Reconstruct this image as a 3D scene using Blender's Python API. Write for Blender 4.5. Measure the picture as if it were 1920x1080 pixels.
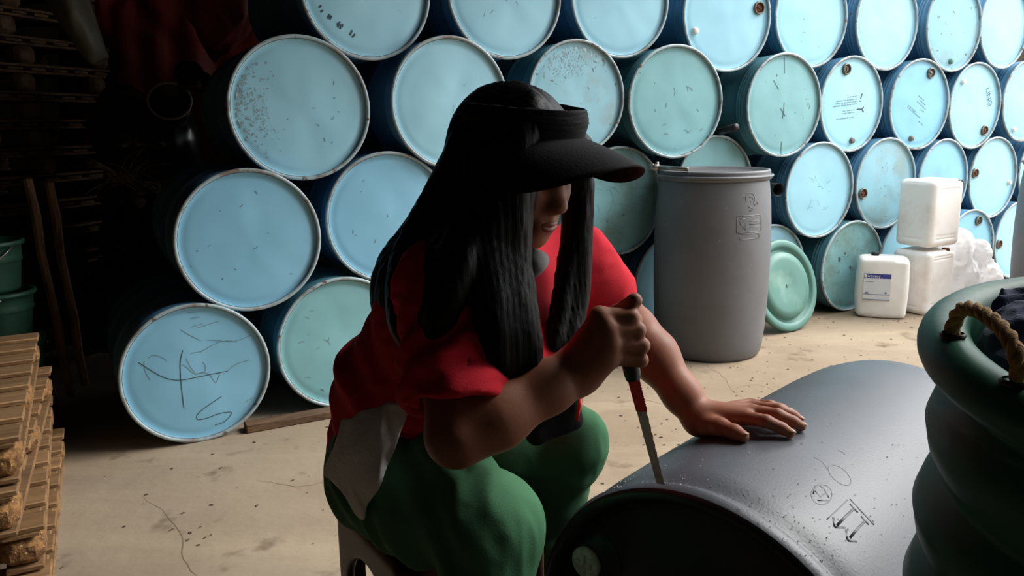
import bpy, bmesh, math, random
import numpy as np
from mathutils import Vector, Matrix, noise

PI = math.pi
SC = bpy.context.scene
COL = SC.collection
for o in list(bpy.data.objects):
    bpy.data.objects.remove(o, do_unlink=True)
rng = random.Random(11)

# ---------------------------------------------------------------- camera
FPX, PITCH, ROLL, CAMH = 1500.0, math.radians(11.65), math.radians(-0.85), 1.22
_c, _s, _cr, _sr = math.cos(PITCH), math.sin(PITCH), math.cos(ROLL), math.sin(ROLL)
FW = np.array([0, _c, -_s]); _u0 = np.array([0, _s, _c]); _r0 = np.array([1.0, 0, 0])
RT = _cr * _r0 + _sr * _u0; UP = -_sr * _r0 + _cr * _u0; EYE = np.array([0, 0, CAMH])
cam = bpy.data.cameras.new('camera'); camo = bpy.data.objects.new('camera', cam); COL.objects.link(camo)
cam.sensor_width = 36.0; cam.lens = 36.0 * FPX / 1920.0; cam.clip_start = 0.05
camo.matrix_world = Matrix(((RT[0], UP[0], -FW[0], 0), (RT[1], UP[1], -FW[1], 0), (RT[2], UP[2], -FW[2], CAMH), (0, 0, 0, 1)))
SC.camera = camo

# ---------------------------------------------------------------- sky, exposure
w = bpy.data.worlds.new('overcast_sky'); SC.world = w; w.use_nodes = True
bg = w.node_tree.nodes['Background']; bg.inputs[0].default_value = (0.93, 0.97, 1.0, 1); bg.inputs[1].default_value = 2.6
sl_ = bpy.data.lights.new('hazy_sun', 'SUN'); sl_.energy = 5.0; sl_.angle = math.radians(42); sl_.color = (1.0, 0.98, 0.95)
so = bpy.data.objects.new('hazy_sun', sl_); COL.objects.link(so); so.location = (6, 0, 6)
so.rotation_euler = Vector((0.68, 0.16, 0.70)).to_track_quat('Z', 'Y').to_euler()
SC.view_settings.view_transform = 'Standard'; SC.view_settings.look = 'None'
SC.view_settings.gamma = 1.0; SC.view_settings.use_curve_mapping = False
SC.view_settings.exposure = 0.2
ROOF_X, ROOF_Z, REAR_X, REAR_Y = 1.3, 2.9, 7.0, -0.7
SHADE_SLAB_Y = 1.65  # far edge of the unseen slab added to shade the foreground
LZ = 0.333   # height of the lying barrel's axis
VL, VD, VP, VB = .135, .042, .08, .032

# ---------------------------------------------------------------- helpers
def ray(u, v): return FW + RT * ((u - 960) / FPX) - UP * ((v - 540) / FPX)
def aty(u, v, y): d = ray(u, v); return EYE + d * (y / d[1])
def atz(u, v, z): d = ray(u, v); return EYE + d * ((z - CAMH) / d[2])

def tag(o, label=None, cat=None, group=None, kind=None):
    if label: o['label'] = label
    if cat: o['category'] = cat
    if group: o['group'] = group
    if kind: o['kind'] = kind
    return o
def empty(name, loc=(0, 0, 0), rot=(0, 0, 0), label=None, cat=None, group=None):
    o = bpy.data.objects.new(name, None); COL.objects.link(o); o.location = loc; o.rotation_euler = rot
    o.empty_display_size = 0.05
    return tag(o, label, cat, group)
def link(name, me, parent=None, loc=None, rot=None, scale=None, mat=None):
    if mat is not None and not me.materials: me.materials.append(mat)
    o = bpy.data.objects.new(name, me); COL.objects.link(o)
    if parent is not None: o.parent = parent
    if loc is not None: o.location = loc
    if rot is not None: o.rotation_euler = rot
    if scale is not None: o.scale = scale
    return o
def mesh(name, V, F, mat=None, smooth=True):
    me = bpy.data.meshes.new(name); me.from_pydata([tuple(map(float, v)) for v in V], [], [tuple(map(int, f)) for f in F])
    me.update()
    if smooth: me.polygons.foreach_set('use_smooth', [True] * len(me.polygons))
    if mat: me.materials.append(mat)
    return me
class MB:
    def __init__(s): s.V = []; s.F = []
    def add(s, V, F):
        n = len(s.V); s.V += [tuple(v) for v in V]; s.F += [tuple(i + n for i in f) for f in F]; return s
    def box(s, c, d, R=None):
        V = [Vector((x * d[0] / 2, y * d[1] / 2, z * d[2] / 2)) for x in (-1, 1) for y in (-1, 1) for z in (-1, 1)]
        if R is not None: V = [R @ v for v in V]
        V = [v + Vector(c) for v in V]
        return s.add(V, [(0, 1, 3, 2), (4, 6, 7, 5), (0, 4, 5, 1), (2, 3, 7, 6), (0, 2, 6, 4), (1, 5, 7, 3)])
    def tube(s, P, r, n=8, caps=True, closed=False):
        P = [Vector(p) for p in P]; m = len(P)
        rr = r if isinstance(r, (list, tuple)) else [r] * m
        V = []; ref = None
        for i, p in enumerate(P):
            a = P[(i - 1) % m] if (i > 0 or closed) else p; b = P[(i + 1) % m] if (i < m - 1 or closed) else p
            t = (b - a).normalized()
            if ref is None: ref = t.orthogonal().normalized()
            ref = (ref - t * ref.dot(t)); ref = ref.normalized() if ref.length > 1e-6 else t.orthogonal().normalized()
            q = t.cross(ref)
            for k in range(n):
                a2 = 2 * PI * k / n; V.append(p + (ref * math.cos(a2) + q * math.sin(a2)) * rr[i])
        F = []
        for i in range(m if closed else m - 1):
            j = (i + 1) % m
            for k in range(n): F.append((i * n + k, i * n + (k + 1) % n, j * n + (k + 1) % n, j * n + k))
        if caps and not closed:
            F.append(tuple(range(n))[::-1]); F.append(tuple((m - 1) * n + k for k in range(n)))
        return s.add(V, F)
    def lathe(s, prof, n=48, axis='z', caps=False):
        V = []; F = []
        for r, h in prof:
            for k in range(n):
                a = 2 * PI * k / n; x, y = r * math.cos(a), r * math.sin(a)
                V.append((x, y, h) if axis == 'z' else (x, h, -y))
        m = len(prof)
        for i in range(m - 1):
            for k in range(n): F.append((i * n + k, i * n + (k + 1) % n, (i + 1) * n + (k + 1) % n, (i + 1) * n + k))
        if caps: F.append(tuple(range(n))[::-1]); F.append(tuple((m - 1) * n + k for k in range(n)))
        return s.add(V, F)
    def mesh(s, name, mat=None, smooth=True): return mesh(name, s.V, s.F, mat, smooth)
    def obj(s, name, mat, parent=None, smooth=True, auto=None, **k):
        me = s.mesh(name, mat, smooth)
        o = link(name, me, parent, **k)
        if auto: sharp(me, auto)
        return o
def sharp(me, deg=35):
    bm = bmesh.new(); bm.from_mesh(me)
    bmesh.ops.recalc_face_normals(bm, faces=bm.faces)
    ca = math.radians(deg)
    for e in bm.edges:
        if len(e.link_faces) == 2: e.smooth = e.calc_face_angle(0) < ca
    bm.to_mesh(me); bm.free()
def bevel(me, w, seg=2):
    bm = bmesh.new(); bm.from_mesh(me)
    bmesh.ops.bevel(bm, geom=list(bm.edges), offset=w, segments=seg, affect='EDGES', profile=0.6)
    bm.to_mesh(me); bm.free(); me.polygons.foreach_set('use_smooth', [True] * len(me.polygons)); sharp(me, 40)
def fixn(me):
    bm = bmesh.new(); bm.from_mesh(me); bmesh.ops.recalc_face_normals(bm, faces=bm.faces); bm.to_mesh(me); bm.free(); return me
def catmull(P, n=6):
    P = [np.asarray(p, float) for p in P]; out = []
    Q = [2 * P[0] - P[1]] + P + [2 * P[-1] - P[-2]]
    for i in range(1, len(Q) - 2):
        for k in range(n):
            t = k / n; a, b, c, d = Q[i - 1], Q[i], Q[i + 1], Q[i + 2]
            out.append(0.5 * (2 * b + (c - a) * t + (2 * a - 5 * b + 4 * c - d) * t * t + (3 * b - a - 3 * c + d) * t ** 3))
    out.append(P[-1]); return out

# ---------------------------------------------------------------- materials
def lin(c):
    return tuple(((x / 255) / 12.92 if x / 255 <= 0.04045 else ((x / 255 + 0.055) / 1.055) ** 2.4) for x in c)
def mat(name, col, rough=0.6, col2=None, scale=6.0, detail=4.0, mix=(0.4, 0.65), bump=0.0, bscale=40.0, metal=0.0, spec=0.5, rand=0.0,
        speck=None, speckscale=60.0, speckth=(0.68, 0.74), stretch=(1, 1, 1), coat=0.0, trans=0.0, streak=None, sheen=0.0):
    m = bpy.data.materials.new(name); m.use_nodes = True; nt = m.node_tree; N = nt.nodes; L = nt.links
    b = N['Principled BSDF']; b.inputs['Roughness'].default_value = rough; b.inputs['Metallic'].default_value = metal
    b.inputs['Specular IOR Level'].default_value = spec; b.inputs['Coat Weight'].default_value = coat
    if sheen: b.inputs['Sheen Weight'].default_value = sheen
    tc = N.new('ShaderNodeTexCoord'); mp = N.new('ShaderNodeMapping'); L.new(tc.outputs['Object'], mp.inputs['Vector'])
    mp.inputs['Scale'].default_value = stretch
    oi = N.new('ShaderNodeObjectInfo')
    va = N.new('ShaderNodeVectorMath'); va.operation = 'MULTIPLY_ADD'
    cx = N.new('ShaderNodeCombineXYZ')
    for i in range(3): L.new(oi.outputs['Random'], cx.inputs[i])
    L.new(cx.outputs[0], va.inputs[0]); va.inputs[1].default_value = (17, 29, 41); L.new(mp.outputs[0], va.inputs[2])
    vec = va.outputs[0]
    base = None
    def rgb(c): n = N.new('ShaderNodeRGB'); n.outputs[0].default_value = (*c, 1); return n.outputs[0]
    cur = rgb(col)
    def mixc(a, bb, fac):
        n = N.new('ShaderNodeMix'); n.data_type = 'RGBA'; L.new(fac, n.inputs[0]); L.new(a, n.inputs[6]); L.new(bb, n.inputs[7]); return n.outputs[2]
    def nz(sc, det, rg, src=vec, rough_=0.6):
        n = N.new('ShaderNodeTexNoise'); n.inputs['Scale'].default_value = sc; n.inputs['Detail'].default_value = det; n.inputs['Roughness'].default_value = rough_
        L.new(src, n.inputs['Vector'])
        r = N.new('ShaderNodeMapRange'); r.inputs[1].default_value = rg[0]; r.inputs[2].default_value = rg[1]; L.new(n.outputs[0], r.inputs[0]); return r.outputs[0]
    if col2 is not None: cur = mixc(cur, rgb(col2), nz(scale, detail, mix))
    if streak is not None:
        sm = N.new('ShaderNodeMapping'); sm.inputs['Scale'].default_value = streak[1]; L.new(vec, sm.inputs['Vector'])
        cur = mixc(cur, rgb(streak[0]), nz(1.0, 5, streak[2], sm.outputs[0]))
    if speck is not None: cur = mixc(cur, rgb(speck), nz(speckscale, 3, speckth))
    if rand:
        hs = N.new('ShaderNodeHueSaturation')
        r = N.new('ShaderNodeMapRange'); r.inputs[3].default_value = 1 - rand; r.inputs[4].default_value = 1 + rand; L.new(oi.outputs['Random'], r.inputs[0])
        L.new(r.outputs[0], hs.inputs['Value']); L.new(cur, hs.inputs['Color']); cur = hs.outputs[0]
    L.new(cur, b.inputs['Base Color'])
    if bump:
        n = N.new('ShaderNodeTexNoise'); n.inputs['Scale'].default_value = bscale; n.inputs['Detail'].default_value = 5; L.new(vec, n.inputs['Vector'])
        bp = N.new('ShaderNodeBump'); bp.inputs['Strength'].default_value = bump; bp.inputs['Distance'].default_value = 0.01
        L.new(n.outputs[0], bp.inputs['Height']); L.new(bp.outputs[0], b.inputs['Normal'])
    if trans:
        t = N.new('ShaderNodeBsdfTranslucent'); L.new(cur, t.inputs[0]); mx = N.new('ShaderNodeMixShader'); mx.inputs[0].default_value = trans
        L.new(b.outputs[0], mx.inputs[1]); L.new(t.outputs[0], mx.inputs[2]); L.new(mx.outputs[0], N['Material Output'].inputs[0])
    return m

# ---------------------------------------------------------------- implicit surfaces (bodies, cloth, moulded plastic)
class Field:
    def __init__(s, lo, hi, res):
        s.lo = np.asarray(lo, float); s.res = res; s.n = np.ceil((np.asarray(hi) - s.lo) / res).astype(int) + 1
        s.F = np.full(s.n, 0.5, np.float32)
    def grid(s, lo, hi):
        a = np.clip(np.floor((np.asarray(lo) - s.lo) / s.res).astype(int), 0, s.n); b = np.clip(np.ceil((np.asarray(hi) - s.lo) / s.res).astype(int) + 1, 0, s.n)
        if (b <= a).any(): return None, None
        ax = [(s.lo[i] + s.res * np.arange(a[i], b[i])).astype(np.float32) for i in range(3)]
        return tuple(slice(a[i], b[i]) for i in range(3)), np.meshgrid(*ax, indexing='ij', sparse=True)
    def put(s, sl, d, k, sub):
        f = s.F[sl]
        if sub: f = -f
        if k > 0:
            h = np.maximum(k - np.abs(f - d), 0) / k; r = np.minimum(f, d) - h * h * (k * 0.25)
        else: r = np.minimum(f, d)
        s.F[sl] = -r if sub else r
    def cone(s, a, b, ra, rb, k=0.02, sub=False, fl=None, flat=False):
        a = np.asarray(a, float); b = np.asarray(b, float); m = max(ra, rb) + k + 3 * s.res
        sl, g = s.grid(np.minimum(a, b) - m, np.maximum(a, b) + m)
        if sl is None: return s
        d = b - a; L2 = max(float(d @ d), 1e-9)
        t = np.clip(((g[0] - a[0]) * d[0] + (g[1] - a[1]) * d[1] + (g[2] - a[2]) * d[2]) / L2, 0, 1)
        px, py, pz = g[0] - a[0] - t * d[0], g[1] - a[1] - t * d[1], g[2] - a[2] - t * d[2]
        if fl is not None:   # flatten: (direction, factor)
            u, f = np.asarray(fl[0], float), fl[1]; u = u / np.linalg.norm(u); q = px * u[0] + py * u[1] + pz * u[2]
            px, py, pz = px + q * (f - 1) * u[0], py + q * (f - 1) * u[1], pz + q * (f - 1) * u[2]
        r = np.sqrt(px * px + py * py + pz * pz) - (ra + t * (rb - ra))
        if flat:
            Lg = math.sqrt(L2); r = np.maximum(r, ((g[0] - b[0]) * d[0] + (g[1] - b[1]) * d[1] + (g[2] - b[2]) * d[2]) / Lg)
        s.put(sl, r.astype(np.float32), k, sub); return s
    def chain(s, P, R, k=0.02, fl=None, sub=False):
        for i in range(len(P) - 1): s.cone(P[i], P[i + 1], R[i], R[i + 1], k, sub, fl)
        return s
    def ell(s, c, rad, axes=None, k=0.02, sub=False):
        c = np.asarray(c, float); rad = np.asarray(rad, float); m = rad.max() + k + 3 * s.res
        sl, g = s.grid(c - m, c + m)
        if sl is None: return s
        A = np.eye(3) if axes is None else np.asarray(axes, float)
        x, y, z = g[0] - c[0], g[1] - c[1], g[2] - c[2]
        q = [(x * A[i][0] + y * A[i][1] + z * A[i][2]) / rad[i] for i in range(3)]
        k0 = np.sqrt(q[0] ** 2 + q[1] ** 2 + q[2] ** 2) + 1e-6
        k1 = np.sqrt((q[0] / rad[0]) ** 2 + (q[1] / rad[1]) ** 2 + (q[2] / rad[2]) ** 2) + 1e-6
        s.put(sl, (k0 * (k0 - 1) / k1).astype(np.float32), k, sub); return s
    def box(s, c, half, rnd, axes=None, k=0.01, sub=False):
        c = np.asarray(c, float); half = np.asarray(half, float); m = float(np.linalg.norm(half)) + rnd + k + 3 * s.res
        sl, g = s.grid(c - m, c + m)
        if sl is None: return s
        A = np.eye(3) if axes is None else np.asarray(axes, float)
        x, y, z = g[0] - c[0], g[1] - c[1], g[2] - c[2]
        q = [np.abs(x * A[i][0] + y * A[i][1] + z * A[i][2]) - (half[i] - rnd) for i in range(3)]
        d = np.sqrt(np.maximum(q[0], 0) ** 2 + np.maximum(q[1], 0) ** 2 + np.maximum(q[2], 0) ** 2) + np.minimum(np.maximum(q[0], np.maximum(q[1], q[2])), 0) - rnd
        s.put(sl, d.astype(np.float32), k, sub); return s
    def half(s, p, n, k=0.004):      # keep the side the normal points away from
        p = np.asarray(p, float); n = np.asarray(n, float); n = n / np.linalg.norm(n)
        sl, g = s.grid(s.lo - 1, s.lo + s.res * s.n + 1)
        d = -((g[0] - p[0]) * n[0] + (g[1] - p[1]) * n[1] + (g[2] - p[2]) * n[2])
        s.put(sl, d.astype(np.float32), k, True); return s
    def warp(s, fn, band=0.03):      # add relief near the surface
        I = np.argwhere(np.abs(s.F) < band); P = s.lo + I * s.res
        s.F[I[:, 0], I[:, 1], I[:, 2]] += fn(P).astype(np.float32); return s
    def nets(s, smooth=1):
        F = s.F; sg = F < 0; n = s.n
        c = np.zeros(n - 1, np.int8)
        for dx in (0, 1):
            for dy in (0, 1):
                for dz in (0, 1): c += sg[dx:n[0] - 1 + dx, dy:n[1] - 1 + dy, dz:n[2] - 1 + dz]
        I = np.argwhere((c > 0) & (c < 8)); del c
        idx = np.full(n - 1, -1, np.int32); idx[I[:, 0], I[:, 1], I[:, 2]] = np.arange(len(I))
        acc = np.zeros((len(I), 3)); cnt = np.zeros(len(I))
        cor = [(a, b, d) for a in (0, 1) for b in (0, 1) for d in (0, 1)]
        val = {q: F[I[:, 0] + q[0], I[:, 1] + q[1], I[:, 2] + q[2]] for q in cor}
        for q in cor:
            for ax in range(3):
                if q[ax] == 0:
                    q2 = tuple(1 if i == ax else q[i] for i in range(3)); a, b = val[q], val[q2]
                    m = (a < 0) != (b < 0); t = np.where(m, a / np.where(m, a - b, 1), 0)
                    for i in range(3): acc[:, i] += np.where(m, q[i] + (t if i == ax else 0), 0)
                    cnt += m
        V = s.lo + (I + acc / cnt[:, None]) * s.res
        Q = []
        for ax in range(3):
            sl0 = [slice(None)] * 3; sl1 = [slice(None)] * 3; sl0[ax] = slice(0, n[ax] - 1); sl1[ax] = slice(1, n[ax])
            a, b = sg[tuple(sl0)], sg[tuple(sl1)]
            E = np.argwhere(a != b); ins = a[E[:, 0], E[:, 1], E[:, 2]]
            o1, o2 = (ax + 1) % 3, (ax + 2) % 3
            ok = (E[:, o1] > 0) & (E[:, o2] > 0) & (E[:, o1] < n[o1] - 1) & (E[:, o2] < n[o2] - 1); E = E[ok]; ins = ins[ok]
            def cell(d1, d2): J = E.copy(); J[:, o1] -= d1; J[:, o2] -= d2; return idx[J[:, 0], J[:, 1], J[:, 2]]
            q = np.stack([cell(1, 1), cell(0, 1), cell(0, 0), cell(1, 0)], 1)
            q[~ins] = q[~ins][:, ::-1]; Q.append(q)
        Q = np.concatenate(Q); Q = Q[(Q >= 0).all(1)]
        for _ in range(smooth):
            S = np.zeros_like(V); C = np.zeros(len(V))
            for i in range(4):
                a, b = Q[:, i], Q[:, (i + 1) % 4]
                for d in range(3): S[:, d] += np.bincount(a, V[b, d], len(V)) + np.bincount(b, V[a, d], len(V))
                C += np.bincount(a, minlength=len(V)) + np.bincount(b, minlength=len(V))
            ok = C > 0; V[ok] = 0.5 * V[ok] + 0.5 * S[ok] / C[ok][:, None]
        return V, Q
def qmesh(name, V, Q, m):
    me = bpy.data.meshes.new(name); me.vertices.add(len(V)); me.vertices.foreach_set('co', np.asarray(V, np.float32).ravel())
    me.loops.add(Q.size); me.loops.foreach_set('vertex_index', Q.astype(np.int32).ravel())
    me.polygons.add(len(Q)); me.polygons.foreach_set('loop_start', (np.arange(len(Q)) * 4).astype(np.int32))
    me.polygons.foreach_set('use_smooth', np.ones(len(Q), bool)); me.update(calc_edges=True); me.validate(); me.materials.append(m); return me
def vnoise(P, sc, seed=0):
    """cheap smooth value noise, vectorised"""
    P = np.asarray(P) * sc + seed * 7.31; i = np.floor(P).astype(np.int64); f = P - i; f = f * f * (3 - 2 * f)
    def hsh(a, b, c):
        h = (a * 374761393 + b * 668265263 + c * 1274126177 + seed * 982451653) & 0xffffffff
        h = ((h ^ (h >> 13)) * 1103515245) & 0xffffffff; return ((h ^ (h >> 16)) & 0xffff) / 65535.0
    r = 0
    for a in (0, 1):
        for b in (0, 1):
            for c in (0, 1):
                wgt = (f[:, 0] if a else 1 - f[:, 0]) * (f[:, 1] if b else 1 - f[:, 1]) * (f[:, 2] if c else 1 - f[:, 2])
                r = r + wgt * hsh(i[:, 0] + a, i[:, 1] + b, i[:, 2] + c)
    return r * 2 - 1

# ---------------------------------------------------------------- palette
M = {}
M['concrete'] = mat('concrete_floor', lin((158, 141, 120)), 0.9, lin((132, 114, 93)), 0.9, 6, (0.35, 0.7), bump=0.35, bscale=14, speck=lin((92, 76, 58)), speckscale=6.0, speckth=(0.62, 0.8), spec=0.25,
                    streak=(lin((176, 158, 132)), (0.5, 2.4, 1), (0.5, 0.75)))
M['wall'] = mat('shed_wall', lin((60, 54, 48)), 0.9, lin((38, 33, 30)), 2, bump=0.2, bscale=8, spec=0.2)
M['roof'] = mat('shed_roof', lin((44, 41, 40)), 0.8, lin((30, 26, 24)), 2, spec=0.2)
M['blue'] = mat('pale_blue_paint', lin((157, 210, 227)), 0.42, lin((146, 200, 219)), 3.0, 3, (0.35, 0.75), bump=0.05, bscale=5, speck=lin((95, 130, 145)), speckscale=38, speckth=(0.735, 0.77), rand=0.04)
M['blue2'] = mat('sky_blue_paint', lin((138, 197, 225)), 0.45, lin((128, 188, 215)), 2.5, 3, (0.35, 0.75), bump=0.05, bscale=6, speck=lin((86, 110, 122)), speckscale=30, speckth=(0.71, 0.75), rand=0.04)
M['worn'] = mat('worn_blue_paint', lin((140, 190, 205)), 0.5, lin((138, 166, 168)), 2.2, 7, (0.5, 0.62), bump=0.06, bscale=6, speck=lin((104, 108, 104)), speckscale=24, speckth=(0.66, 0.71), rand=0.03)
M['teal'] = mat('faded_teal_paint', lin((134, 188, 192)), 0.5, lin((122, 174, 180)), 3.0, 4, (0.35, 0.7), bump=0.06, bscale=6, speck=lin((84, 110, 106)), speckscale=26, speckth=(0.69, 0.73), rand=0.04)
M['dirty'] = mat('stained_teal_paint', lin((126, 176, 182)), 0.55, lin((106, 136, 128)), 4.5, 6, (0.46, 0.66), bump=0.06, bscale=6, speck=lin((62, 74, 62)), speckscale=20, speckth=(0.64, 0.7), rand=0.03)
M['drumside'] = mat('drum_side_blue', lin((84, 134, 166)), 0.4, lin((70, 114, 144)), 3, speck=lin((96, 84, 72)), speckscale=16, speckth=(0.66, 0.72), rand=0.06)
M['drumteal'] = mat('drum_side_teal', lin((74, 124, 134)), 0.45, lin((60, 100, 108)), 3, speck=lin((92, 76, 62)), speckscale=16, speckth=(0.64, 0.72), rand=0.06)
M['rim'] = mat('chime_paint', lin((158, 176, 180)), 0.4, lin((128, 118, 108)), 9, 6, (0.5, 0.66), speck=lin((104, 76, 58)), speckscale=28, speckth=(0.6, 0.68), rand=0.05)
M['rust'] = mat('rust', lin((120, 62, 30)), 0.8, lin((70, 36, 22)), 40, bump=0.3, bscale=120)
M['bunggrey'] = mat('zinc_bung', lin((120, 118, 108)), 0.45, lin((80, 72, 62)), 50, metal=0.5)
M['white_plastic'] = mat('white_plastic', lin((238, 236, 230)), 0.4, lin((226, 222, 214)), 5, trans=0.12)
M['can'] = mat('jerrycan_plastic', lin((250, 248, 245)), 0.42, lin((240, 236, 230)), 6, bump=0.03, bscale=30, trans=0.1)
M['can_pink'] = mat('jerrycan_plastic_dull', lin((248, 243, 238)), 0.5, lin((228, 216, 207)), 5, 5, (0.5, 0.75), bump=0.03, bscale=30, trans=0.08)
M['grey_barrel'] = mat('grey_plastic', lin((104, 104, 107)), 0.5, lin((93, 92, 94)), 4, 5, (0.35, 0.7), bump=0.04, bscale=160, speck=lin((150, 146, 140)), speckscale=34, speckth=(0.7, 0.78))
M['dark_barrel'] = mat('dark_grey_plastic', lin((84, 86, 92)), 0.4, lin((74, 76, 82)), 5, 5, (0.35, 0.7), bump=0.06, bscale=220)
M['black_plastic'] = mat('black_plastic', lin((26, 27, 30)), 0.45, lin((20, 21, 23)), 5, bump=0.03, bscale=90)
M['green_lid'] = mat('green_plastic_lid', lin((84, 128, 118)), 0.5, lin((120, 154, 143)), 4, 6, (0.52, 0.7), bump=0.05, bscale=20)
M['tub'] = mat('green_tub_plastic', lin((46, 108, 86)), 0.45, lin((38, 92, 72)), 4, 5, (0.4, 0.7), bump=0.07, bscale=30, streak=(lin((96, 138, 116)), (3, 3, 22), (0.62, 0.72)), spec=.3)
M['rope'] = mat('rope_fibre', lin((206, 166, 104)), 0.85, lin((164, 122, 70)), 60, bump=0.4, bscale=300)
M['denim'] = mat('navy_cloth', lin((52, 66, 104)), 0.9, lin((34, 44, 74)), 14, bump=0.3, bscale=500, sheen=0.2)
M['metal'] = mat('dull_steel', lin((170, 168, 162)), 0.35, lin((120, 114, 106)), 20, metal=0.8)
M['darkmetal'] = mat('dark_steel', lin((54, 52, 52)), 0.5, lin((36, 32, 30)), 14, metal=0.3)
M['wood'] = mat('pallet_wood', lin((152, 116, 76)), 0.85, lin((114, 82, 50)), 3, 6, (0.35, 0.7), bump=0.3, bscale=40, rand=0.12, stretch=(1, 8, 8))
M['chip'] = mat('pressed_wood_chips', lin((158, 114, 66)), 0.9, lin((92, 60, 32)), 55, 4, (0.4, 0.66), bump=0.8, bscale=70, speck=lin((214, 178, 120)), speckscale=80, speckth=(0.62, 0.68), rand=0.08)
M['oldwood'] = mat('dark_old_wood', lin((112, 84, 58)), 0.9, lin((76, 54, 38)), 3, 6, bump=0.3, bscale=30, rand=0.12, stretch=(1, 6, 6))
M['stick'] = mat('stick_wood', lin((150, 118, 82)), 0.85, lin((104, 76, 50)), 5, bump=0.3, bscale=30, stretch=(6, 6, 1))
M['redtarp'] = mat('red_tarp', lin((150, 50, 42)), 0.6, lin((120, 36, 32)), 4, bump=0.15, bscale=20)
M['greytarp'] = mat('grey_sheet', lin((104, 98, 80)), 0.5, lin((76, 68, 56)), 5, bump=0.15, bscale=20)
M['blackbag'] = mat('black_bag', lin((22, 22, 24)), 0.25, lin((16, 16, 17)), 5)
M['straw'] = mat('dry_straw', lin((150, 126, 78)), 0.9, rand=0.1)
M['bucketgreen'] = mat('green_bucket', lin((56, 100, 82)), 0.45, lin((46, 84, 68)), 5)
M['bag'] = mat('clear_white_film', lin((252, 248, 247)), 0.3, lin((244, 238, 236)), 7, bump=0.3, bscale=40, trans=0.45)
M['label'] = mat('label_paper', lin((214, 218, 222)), 0.5)
M['labelblue'] = mat('label_blue', lin((52, 58, 140)), 0.5)
M['labelgrey'] = mat('label_print', lin((120, 130, 150)), 0.6)
M['ink'] = mat('dark_marks', lin((58, 80, 88)), 0.8)
M['fadedink'] = mat('faded_marks', lin((110, 138, 146)), 0.8)
M['shaving'] = mat('plastic_shavings', lin((235, 235, 238)), 0.5, rand=0.1, trans=0.5)
M['litter'] = mat('leaf_litter', lin((92, 74, 54)), 0.9, rand=0.4)
M['stool'] = mat('brown_stool_plastic', lin((66, 38, 28)), 0.45, lin((54, 32, 24)), 6, spec=.25)

# ---------------------------------------------------------------- the setting
def structure(name, mb, m, label=None): o = mb.obj(name, M[m], smooth=False); tag(o, label, kind='structure'); return o
fl = MB()
nx = 60
V = []; F = []
for i in range(nx + 1):
    for j in range(nx + 1):
        x = -6 + 20 * i / nx; y = -4 + 16 * j / nx; V.append((x, y, 0))
for i in range(nx):
    for j in range(nx): a = i * (nx + 1) + j; F.append((a, a + nx + 1, a + nx + 2, a + 1))
fl.add(V, F); structure('floor', fl, 'concrete', 'worn tan concrete floor with dark scuffs')
TH = math.radians(29.6); WD = Vector((math.cos(TH), math.sin(TH), 0)); WN = Vector((math.sin(TH), -math.cos(TH), 0)); W0 = Vector((0, 3.83, 0))
Rz = Matrix.Rotation(TH, 3, 'Z')
WH = ROOF_Z
b = MB(); c = W0 - WN * 2.9 + WD * 2.0; b.box((c.x, c.y, WH / 2), (15, 0.12, WH), Rz); structure('wall_back', b, 'wall')
b = MB(); b.box((-4.9, 1.5, WH / 2), (0.12, 8, WH)); structure('wall_left', b, 'wall')
b = MB(); b.box((REAR_X / 2 - 2.45, REAR_Y, WH / 2), (REAR_X + 4.9, 0.12, WH)); structure('wall_rear_light_block', b, 'wall')  # unseen wall, set close and lengthened to block light from behind the camera
b = MB(); b.box(((ROOF_X - 5) / 2, 4.6, ROOF_Z + 0.05), (ROOF_X + 5, 11.0, 0.1)); b.box(((REAR_X + ROOF_X) / 2 + .002, (SHADE_SLAB_Y + REAR_Y) / 2, ROOF_Z + 0.05), (REAR_X - ROOF_X, SHADE_SLAB_Y - REAR_Y, 0.1))  # main roof, then an unseen slab added to darken the camera side
c = W0 + WD * 1.5 - WN * (2.9 + .25) / 2; b.box((c.x, c.y, 2.62), (13, 2.9 - .25, 0.08), Rz); structure('ceiling_and_shade_slabs', b, 'roof')  # low slab added out of view to keep light off the corner behind

# ---------------------------------------------------------------- steel drums
R0 = 0.2925
def dent(x, z, sd):
    r = math.hypot(x, z) / R0
    k = max(0.0, 1 - r ** 4)
    return k * (0.0045 * noise.noise((x * 5 + sd * 3.1, z * 5, sd * 1.7)) + 0.003 * noise.noise((x * 11, z * 11 + sd, 4.0)) - 0.004 * k)
HEADY = 0.017
def head_mesh(sd):
    n = 64; rings = [0, 0.03, 0.07, 0.11, 0.15, 0.19, 0.225, 0.25, 0.262, 0.2775]
    V = [(0, HEADY + dent(0, 0, sd), 0)]; F = []
    for i, r in enumerate(rings[1:]):
        off = 0.004 if r in (0.25,) else 0
        for k in range(n):
            a = 2 * PI * k / n; x, z = r * math.cos(a), r * math.sin(a)
            y = HEADY + dent(x, z, sd) + (0.0 if r < 0.255 else (0.003 if r < 0.27 else -0.002)); V.append((x, y, z))
    for k in range(n): F.append((0, 1 + k, 1 + (k + 1) % n))
    for i in range(len(rings) - 2):
        for k in range(n):
            a = 1 + i * n + k; b_ = 1 + i * n + (k + 1) % n; F.append((a, a + n, b_ + n, b_))
    return fixn(mesh('drum_head', V, F))
HEADS = {}
def get_head(sd, mk):
    if (sd, mk) not in HEADS:
        me = head_mesh(sd); me.materials.append(M[mk]); HEADS[(sd, mk)] = me
    return HEADS[(sd, mk)]
prof = [(0.276, 0.004), (0.2785, 0.012), (0.281, 0.02), (0.2815, 0.035)]
for cy in (0.055, 0.075, 0.095): prof += [(0.2815, cy - 0.009), (0.285, cy - 0.004), (0.285, cy + 0.002), (0.2815, cy + 0.008)]
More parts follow.
